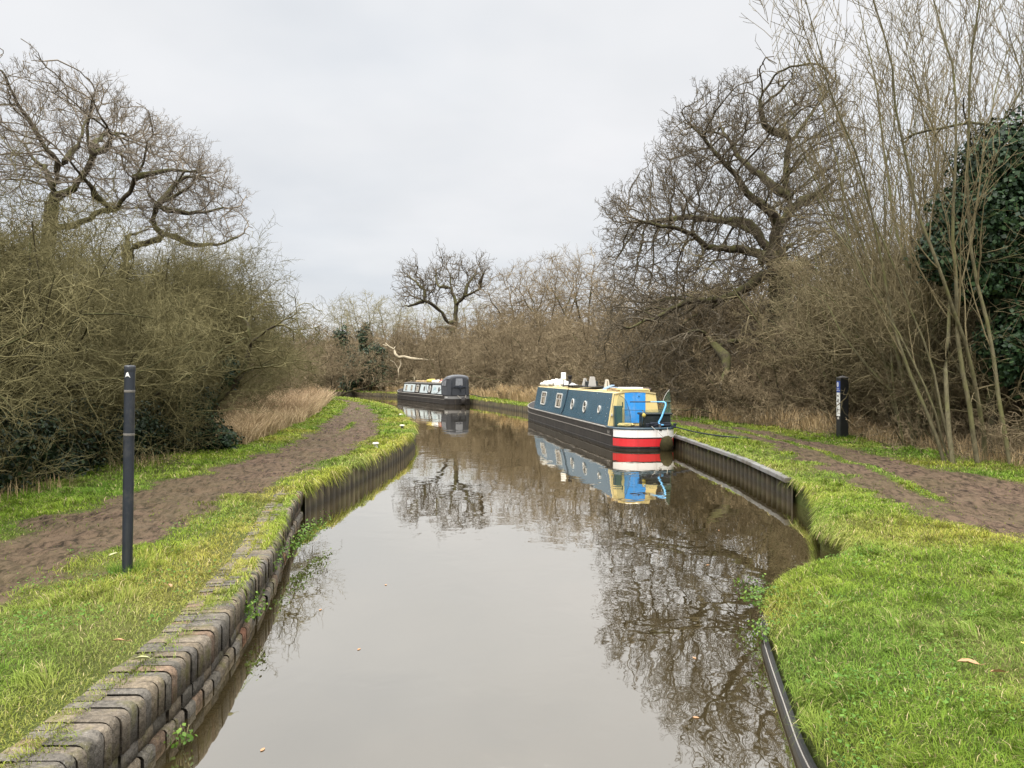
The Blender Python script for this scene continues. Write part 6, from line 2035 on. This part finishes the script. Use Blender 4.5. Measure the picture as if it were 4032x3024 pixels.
def ivy_things():
    r_ = np.random.default_rng(91)
    Y = 17.7
    b = np.array([11.15, Y, 0.38])
    root = empty('ivy_tree', tuple(b))
    tag(root, 'tree smothered in dark glossy ivy at the right edge', 'tree')
    L = [[(0, 0, -0.2), (0.05, 0, 2.0), (-0.1, 0.05, 4.0), (0.1, 0, 6.0), (0.0, 0, 7.6)], [(0, 0, 2.8), (-0.7, -0.3, 4.4), (-1.1, -0.2, 5.2)], [(0, 0, 4.2), (0.8, -0.3, 6.0), (1.5, 0, 7.0)], [(0, 0, 1.8), (0.5, 0.2, 3.2), (1.2, 0.3, 4.4)]]
    pos, par = colonize(L, r_.uniform(-1, 1, (160, 3)) * np.array([1.9, 1.5, 2.9]) + np.array([0.2, 0, 5.6]), 0.3, 2.2, 0.6, 60, 0.3, r_)
    rad = np.minimum(pipe_radii(pos, par, 0.016, 2.2), 0.16)
    me = np_mesh('trunk', *join([skeleton_mesh_data(pos, par, rad, rad > 0, 6), add_twigs(pos, par, rad, 0.03, 2, 0.8, 0.008, r_, 2)]))
    link_mesh('trunk', me, M['thorn_bark'], root)
    cl = [(-0.35, -0.2, 6.5, 0.6, 0.7, 0.7), (-0.7, -0.25, 5.6, 0.7, 0.7, 0.7), (-0.5, -0.3, 4.2, 0.6, 0.6, 0.6), (0.0, -0.4, 2.6, 0.5, 0.5, 0.8), (0.1, 0, 7.0, 0.75, 0.8, 0.75), (0.75, -0.2, 6.6, 0.95, 0.9, 0.9), (0.2, -0.3, 5.6, 1.05, 0.9, 0.95), (-0.55, -0.2, 5.0, 0.75, 0.7, 0.6), (-1.15, -0.1, 4.7, 0.6, 0.6, 0.5), (0.6, -0.2, 4.5, 0.95, 0.9, 0.9), (1.4, 0, 5.4, 0.9, 0.9, 1.3), (0.9, -0.1, 3.2, 0.75, 0.75, 0.85), (1.7, 0, 3.4, 0.8, 0.8, 1.0), (0.15, 0, 3.4, 0.4, 0.4, 0.7), (0.75, -0.1, 2.0, 0.38, 0.4, 0.6)]
    link_mesh('ivy', ivy_leaves(cl, 46000, 0.115, r_, (0.008, 0.022, 0.009), (0.045, 0.085, 0.03)), M['ivy_leaf'], root)
    # ivied leaning trunk at the right end of the left hedge
    Y = 19.5
    b = P(425, 1000, Y); b[2] = 0.38
    root = empty('leaning_tree', tuple(b))
    tag(root, 'dark leaning trunk wrapped in ivy at the right end of the left hedge', 'tree')
    L = [[(0, 0, -0.2), (0.35, 0, 0.9), (0.95, 0.1, 1.9), (1.25, 0.2, 2.7), (1.2, 0.3, 3.3)], [(1.2, 0.2, 2.6), (1.9, 0.0, 3.2), (2.6, -0.2, 3.5)], [(0.8, 0.1, 1.7), (1.5, -0.3, 2.1), (2.2, -0.5, 2.2)]]
    A = r_.uniform(-1, 1, (420, 3)) * np.array([1.7, 1.5, 1.0]) + np.array([1.2, 0.2, 2.9])
    pos, par = colonize(L, A, 0.22, 1.8, 0.36, 80, 0.3, r_)
    rad = np.minimum(pipe_radii(pos, par, 0.010, 2.2), 0.11)
    big = rad > 0.03
    link_mesh('trunk', np_mesh('trunk', *skeleton_mesh_data(pos, par, rad, big, 7)), M['oak_bark'], root)
    link_mesh('crown', np_mesh('crown', *join([skeleton_mesh_data(pos, par, rad, ~big, 4), add_twigs(pos, par, rad, 0.02, 2, 0.5, 0.0055, r_, 2)])), M['thorn_twig'], root)
    cl = [(-0.25, -0.2, 0.5, 0.65, 0.5, 0.55), (-0.9, -0.1, 0.9, 0.6, 0.5, 0.75), (0.1, -0.1, 1.1, 0.5, 0.4, 0.55), (0.55, 0, 0.35, 0.5, 0.4, 0.35), (-0.4, 0.1, 1.6, 0.45, 0.4, 0.5), (0.8, 0.1, 2.0, 0.22, 0.25, 0.35), (-1.5, 0, 0.6, 0.5, 0.5, 0.5)]
    link_mesh('ivy', ivy_leaves(cl, 9000, 0.085, r_, (0.008, 0.02, 0.009), (0.04, 0.075, 0.03)), M['ivy_leaf'], root)
    # holly and ivied trees beyond the bend
    for (px, py, Y, s, lab) in ((800, 745, 87.5, 1.0, 'dark green holly bush left of the grey boat beyond the bend'), (738, 700, 93.5, 1.1, 'ivy clad stem below the pale trees beyond the bend')):
        b = P(px, py, Y); b[2] = 0.4
        root = empty('evergreen_bush', tuple(b)); tag(root, lab, 'bush')
        m = BM(); m.tube([(0, 0, -0.2), (0.1, 0, 2.5 * s), (0, 0, 5.0 * s)], [0.2, 0.15, 0.06], 7); m.build('trunk', M['oak_bark'], root)
        if px == 800:
            cl = [(0, 0, 3.2, 2.2, 2.0, 1.4), (-1.8, 0, 2.2, 1.5, 1.5, 1.2), (1.6, 0, 1.7, 1.6, 1.5, 1.2), (0.5, 0, 4.6, 1.2, 1.2, 0.9), (-2.6, 0, 1.0, 1.0, 1, 0.9)]
        else:
            cl = [(0, 0, 6.0, 0.9, 0.9, 1.5), (0.5, 0, 4.2, 1.1, 1.0, 1.3), (1.0, 0, 2.5, 1.2, 1.0, 1.4), (2.9, 0, 6.6, 0.8, 0.8, 1.6), (2.8, 0, 4.5, 1.0, 0.9, 1.4)]
        link_mesh('foliage', ivy_leaves(cl, 7000, 0.26, r_, (0.012, 0.022, 0.010), (0.05, 0.075, 0.03)), M['ivy_leaf'], root)
ivy_things()

def hedge_ivy_shade():
    """ivy leaves plus near-black filler leaves added to stand in for deep shade"""
    r_ = np.random.default_rng(95)
    cl = []
    for Y in np.arange(9.0, 22.0, 0.7):
        for k in range(2):
            cl.append((-8.2 - 0.5 * k - r_.random() * 0.5 - 0.12 * max(0, Y - 18), Y + r_.uniform(-0.3, 0.3), 0.38 + r_.uniform(0.25, 1.5) * (0.6 + 0.4 * k), 0.55, 0.75, 0.5))
    for Y in np.arange(9.0, 23.0, 1.0):
        cl.append((-10.4 - r_.random(), Y, r_.uniform(1.2, 2.6), 0.9, 0.9, 0.9))
    me = ivy_leaves(cl, 90000, 0.07, r_, (0.006, 0.014, 0.006), (0.03, 0.05, 0.018))  # near-black leaf colour puts the hedge foot's shade into the ivy
    tag(link_mesh('hedge_ivy_shade', me, M['ivy_leaf']), 'dark ivy and filler leaves added as shade at the foot of the left hedge', 'ivy', kind='stuff')
hedge_ivy_shade()

# --- bleached dead limb hanging over the far bank
def dead_limb():
    Y = 84.0
    z2 = lambda L: [((1300 + x * 0.3617) / 1.8228, (1350 + y * 0.3617) / 1.8228) for x, y in L]
    base = P(*z2([(740, 160)])[0], Y)
    root = empty('dead_branch', tuple(base))
    tag(root, 'bleached crooked dead branch hanging above the bow of the grey boat', 'branch')
    m = BM()
    for L, r in ((z2([(1150, 185), (1050, 188), (980, 180), (880, 170), (800, 150), (745, 158), (710, 120), (690, 70), (640, 40), (605, 0)]), (0.10, 0.13, 0.14, 0.16, 0.16, 0.17, 0.15, 0.12, 0.09, 0.04)), (z2([(745, 158), (770, 230), (745, 290), (755, 420)]), (0.09, 0.07, 0.08, 0.07)), (z2([(690, 70), (705, 40)]), (0.07, 0.03)), (z2([(640, 40), (570, 15)]), (0.07, 0.03)), (z2([(745, 290), (690, 210), (660, 190)]), (0.06, 0.05, 0.03))):
        pts = [Vector(P(x, y, Y) - base) + Vector((0, 0.3 * math.sin(i * 2.0), 0)) for i, (x, y) in enumerate(L)]
        m.tube(pts, list(r), 7)
    m.build('limb', M['dead_wood'], root)
dead_limb()

# ------------------------------------------------------------------ small things on the banks
def bank_details():
    rr = random.Random(31)
    def ground_at(x, y, side):
        t = (XL(y) - x) if side < 0 else (x - XR(y))
        X, Y, T = np.array([x]), np.array([y]), np.array([max(float(t), 0)])
        return float(ground_z(X, Y, T, side, mud_mask(X, Y, side))[0])
    leaves = ((-2.75, 5.35, 'brown', 'curled orange brown leaf on the grass above the brick coping'), (-3.35, 4.65, 'brown', 'brown dead leaf in the grass near the left edge'), (-3.0, 6.7, 'brown', 'small brown leaf in the grass below the round post'),
              (-2.35, 6.3, 'pale', 'pale green fallen leaf on the brick coping'), (-2.45, 5.05, 'pale', 'second pale leaf lying on the coping nearer the camera'), (-4.1, 7.9, 'pale', 'pale leaf on the mud left of the round post'),
              (2.95, 4.95, 'brown', 'tan dead leaf in the near right grass by the clover'), (3.05, 4.8, 'brown', 'larger brown dead leaf beside the tan one on the near right grass'), (3.15, 4.55, 'brown', 'dark brown leaf nearest the camera on the right grass'), (4.7, 5.1, 'brown', 'brown leaf far right in the near grass'))
    for x, y, kd, lab in leaves:
        side = -1 if x < 0 else 1
        z = 0.45 if kd == 'pale' and x > -2.6 and x < 0 else ground_at(x, y, side) + 0.05
        root = empty('fallen_leaf', (x, y, z), rr.uniform(0, 6.28))
        root.rotation_euler.x = rr.uniform(-0.4, 0.4)
        tag(root, lab, 'leaf', 'fallen leaves on the grass')
        m = BM()
        L = rr.uniform(0.09, 0.13) if kd == 'brown' else rr.uniform(0.10, 0.14)
        out = [(-0.5, 0), (-0.3, -0.22), (0.0, -0.30), (0.3, -0.2), (0.5, 0), (0.3, 0.2), (0.0, 0.30), (-0.3, 0.22)]
        v = [m.b.verts.new((a * L, b2 * L * (0.8 if kd == 'brown' else 0.5), 0.25 * L * abs(b2) * 2 + 0.01 * rr.random())) for a, b2 in out]
        m.b.faces.new((v[0], v[1], v[2], v[3], v[4])); m.b.faces.new((v[4], v[5], v[6], v[7], v[0]))
        m.tube([(0.48 * L, 0, 0.002), (0.75 * L, 0.02, 0.01)], 0.0015, 4)
        m.build('blade', M['leaf_' + kd], root)
    for x, y, kd in ((-1.55, 4.75, 'brown'), (-1.3, 6.5, 'brown'), (1.5, 6.3, 'brown'), (-1.4, 8.5, 'brown'), (3.1, 11.5, 'brown'), (1.25, 5.2, 'brown'), (-1.9, 7.6, 'brown'), (2.4, 9.4, 'brown')):
        root = empty('floating_leaf', (x, y, 0.003), rr.uniform(0, 6.28))
        tag(root, 'tiny fallen leaf floating on the open canal water', 'leaf', 'leaves floating on the water')
        m = BM()
        out = [(-0.5, 0), (-0.2, -0.25), (0.25, -0.22), (0.5, 0), (0.25, 0.24), (-0.2, 0.22)]
        m.slab([(a * 0.045, b2 * 0.045, 0) for a, b2 in out], (0, 0, 0.002))
        m.build('blade', M['leaf_' + kd], root)
    # yellow flowers
    x, y = 3.42, 5.0
    root = empty('wild_flower', (x, y, ground_at(x, y, 1)))
    tag(root, 'small clump of yellow flowers in the near right grass', 'flower')
    for k in range(4):
        ox, oy = rr.uniform(-0.16, 0.16), rr.uniform(-0.12, 0.16)
        m = BM(); m.tube([(ox, oy, 0), (ox + 0.01, oy, 0.11)], 0.002, 4); st = m.build('stalk', M['leaf_pale'], root)
        m = BM()
        for j in range(5):
            a = 2 * PI * j / 5
            m.poly([(ox + 0.01, oy, 0.11), (ox + 0.01 + 0.03 * math.cos(a - 0.35), oy + 0.03 * math.sin(a - 0.35), 0.118), (ox + 0.01 + 0.038 * math.cos(a), oy + 0.038 * math.sin(a), 0.12), (ox + 0.01 + 0.03 * math.cos(a + 0.35), oy + 0.03 * math.sin(a + 0.35), 0.118)])
        m.build('flower_head', M['petal'], st)
    # leafy weeds at the wall's foot and on the near right edge
    r_ = np.random.default_rng(99)
    for (x, y, z, cl, n, lab) in ((float(XL(6.9)) + 0.05, 6.9, 0.16, [(0, 0, 0.05, 0.10, 0.22, 0.12)], 160, 'small green weed growing from the brick wall below the coping'),
                                  (float(XL(4.75)) + 0.12, 4.75, 0.01, [(0, 0, 0.06, 0.07, 0.09, 0.07)], 40, 'tiny bright green weed at the waterline by the brick wall'),
                                  (float(XL(9.0)) + 0.06, 9.0, 0.15, [(0, 0, 0.05, 0.10, 0.9, 0.14), (0, 1.2, 0.1, 0.1, 0.8, 0.14)], 700, 'trailing green ivy on the far part of the brick wall'),
                                  (float(XR(7.3)) - 0.02, 7.3, 0.15, [(0, 0, 0.06, 0.16, 0.34, 0.14)], 420, 'bright leafy green weed hanging over the near right water edge'),
                                  (float(XR(6.4)) - 0.01, 6.4, 0.12, [(0, 0, 0.05, 0.09, 0.14, 0.10)], 130, 'small leafy weed just above the black edging board')):
        root = empty('leafy_weed', (x, y, z))
        tag(root, lab, 'plant')
        me = ivy_leaves(cl, int(n * 1.6), 0.03, r_, (0.05, 0.105, 0.012), (0.15, 0.23, 0.03))
        me.name = 'leaves'
        link_mesh('leaves', me, M['ivy_leaf'], root)
        m = BM()
        for k in range(5):
            m.tube([(0, 0, -0.05), (rr.uniform(-0.05, 0.05), rr.uniform(-0.1, 0.1), 0.12)], 0.003, 4)
        m.build('stalks', M['thorn_twig'], root)
bank_details()
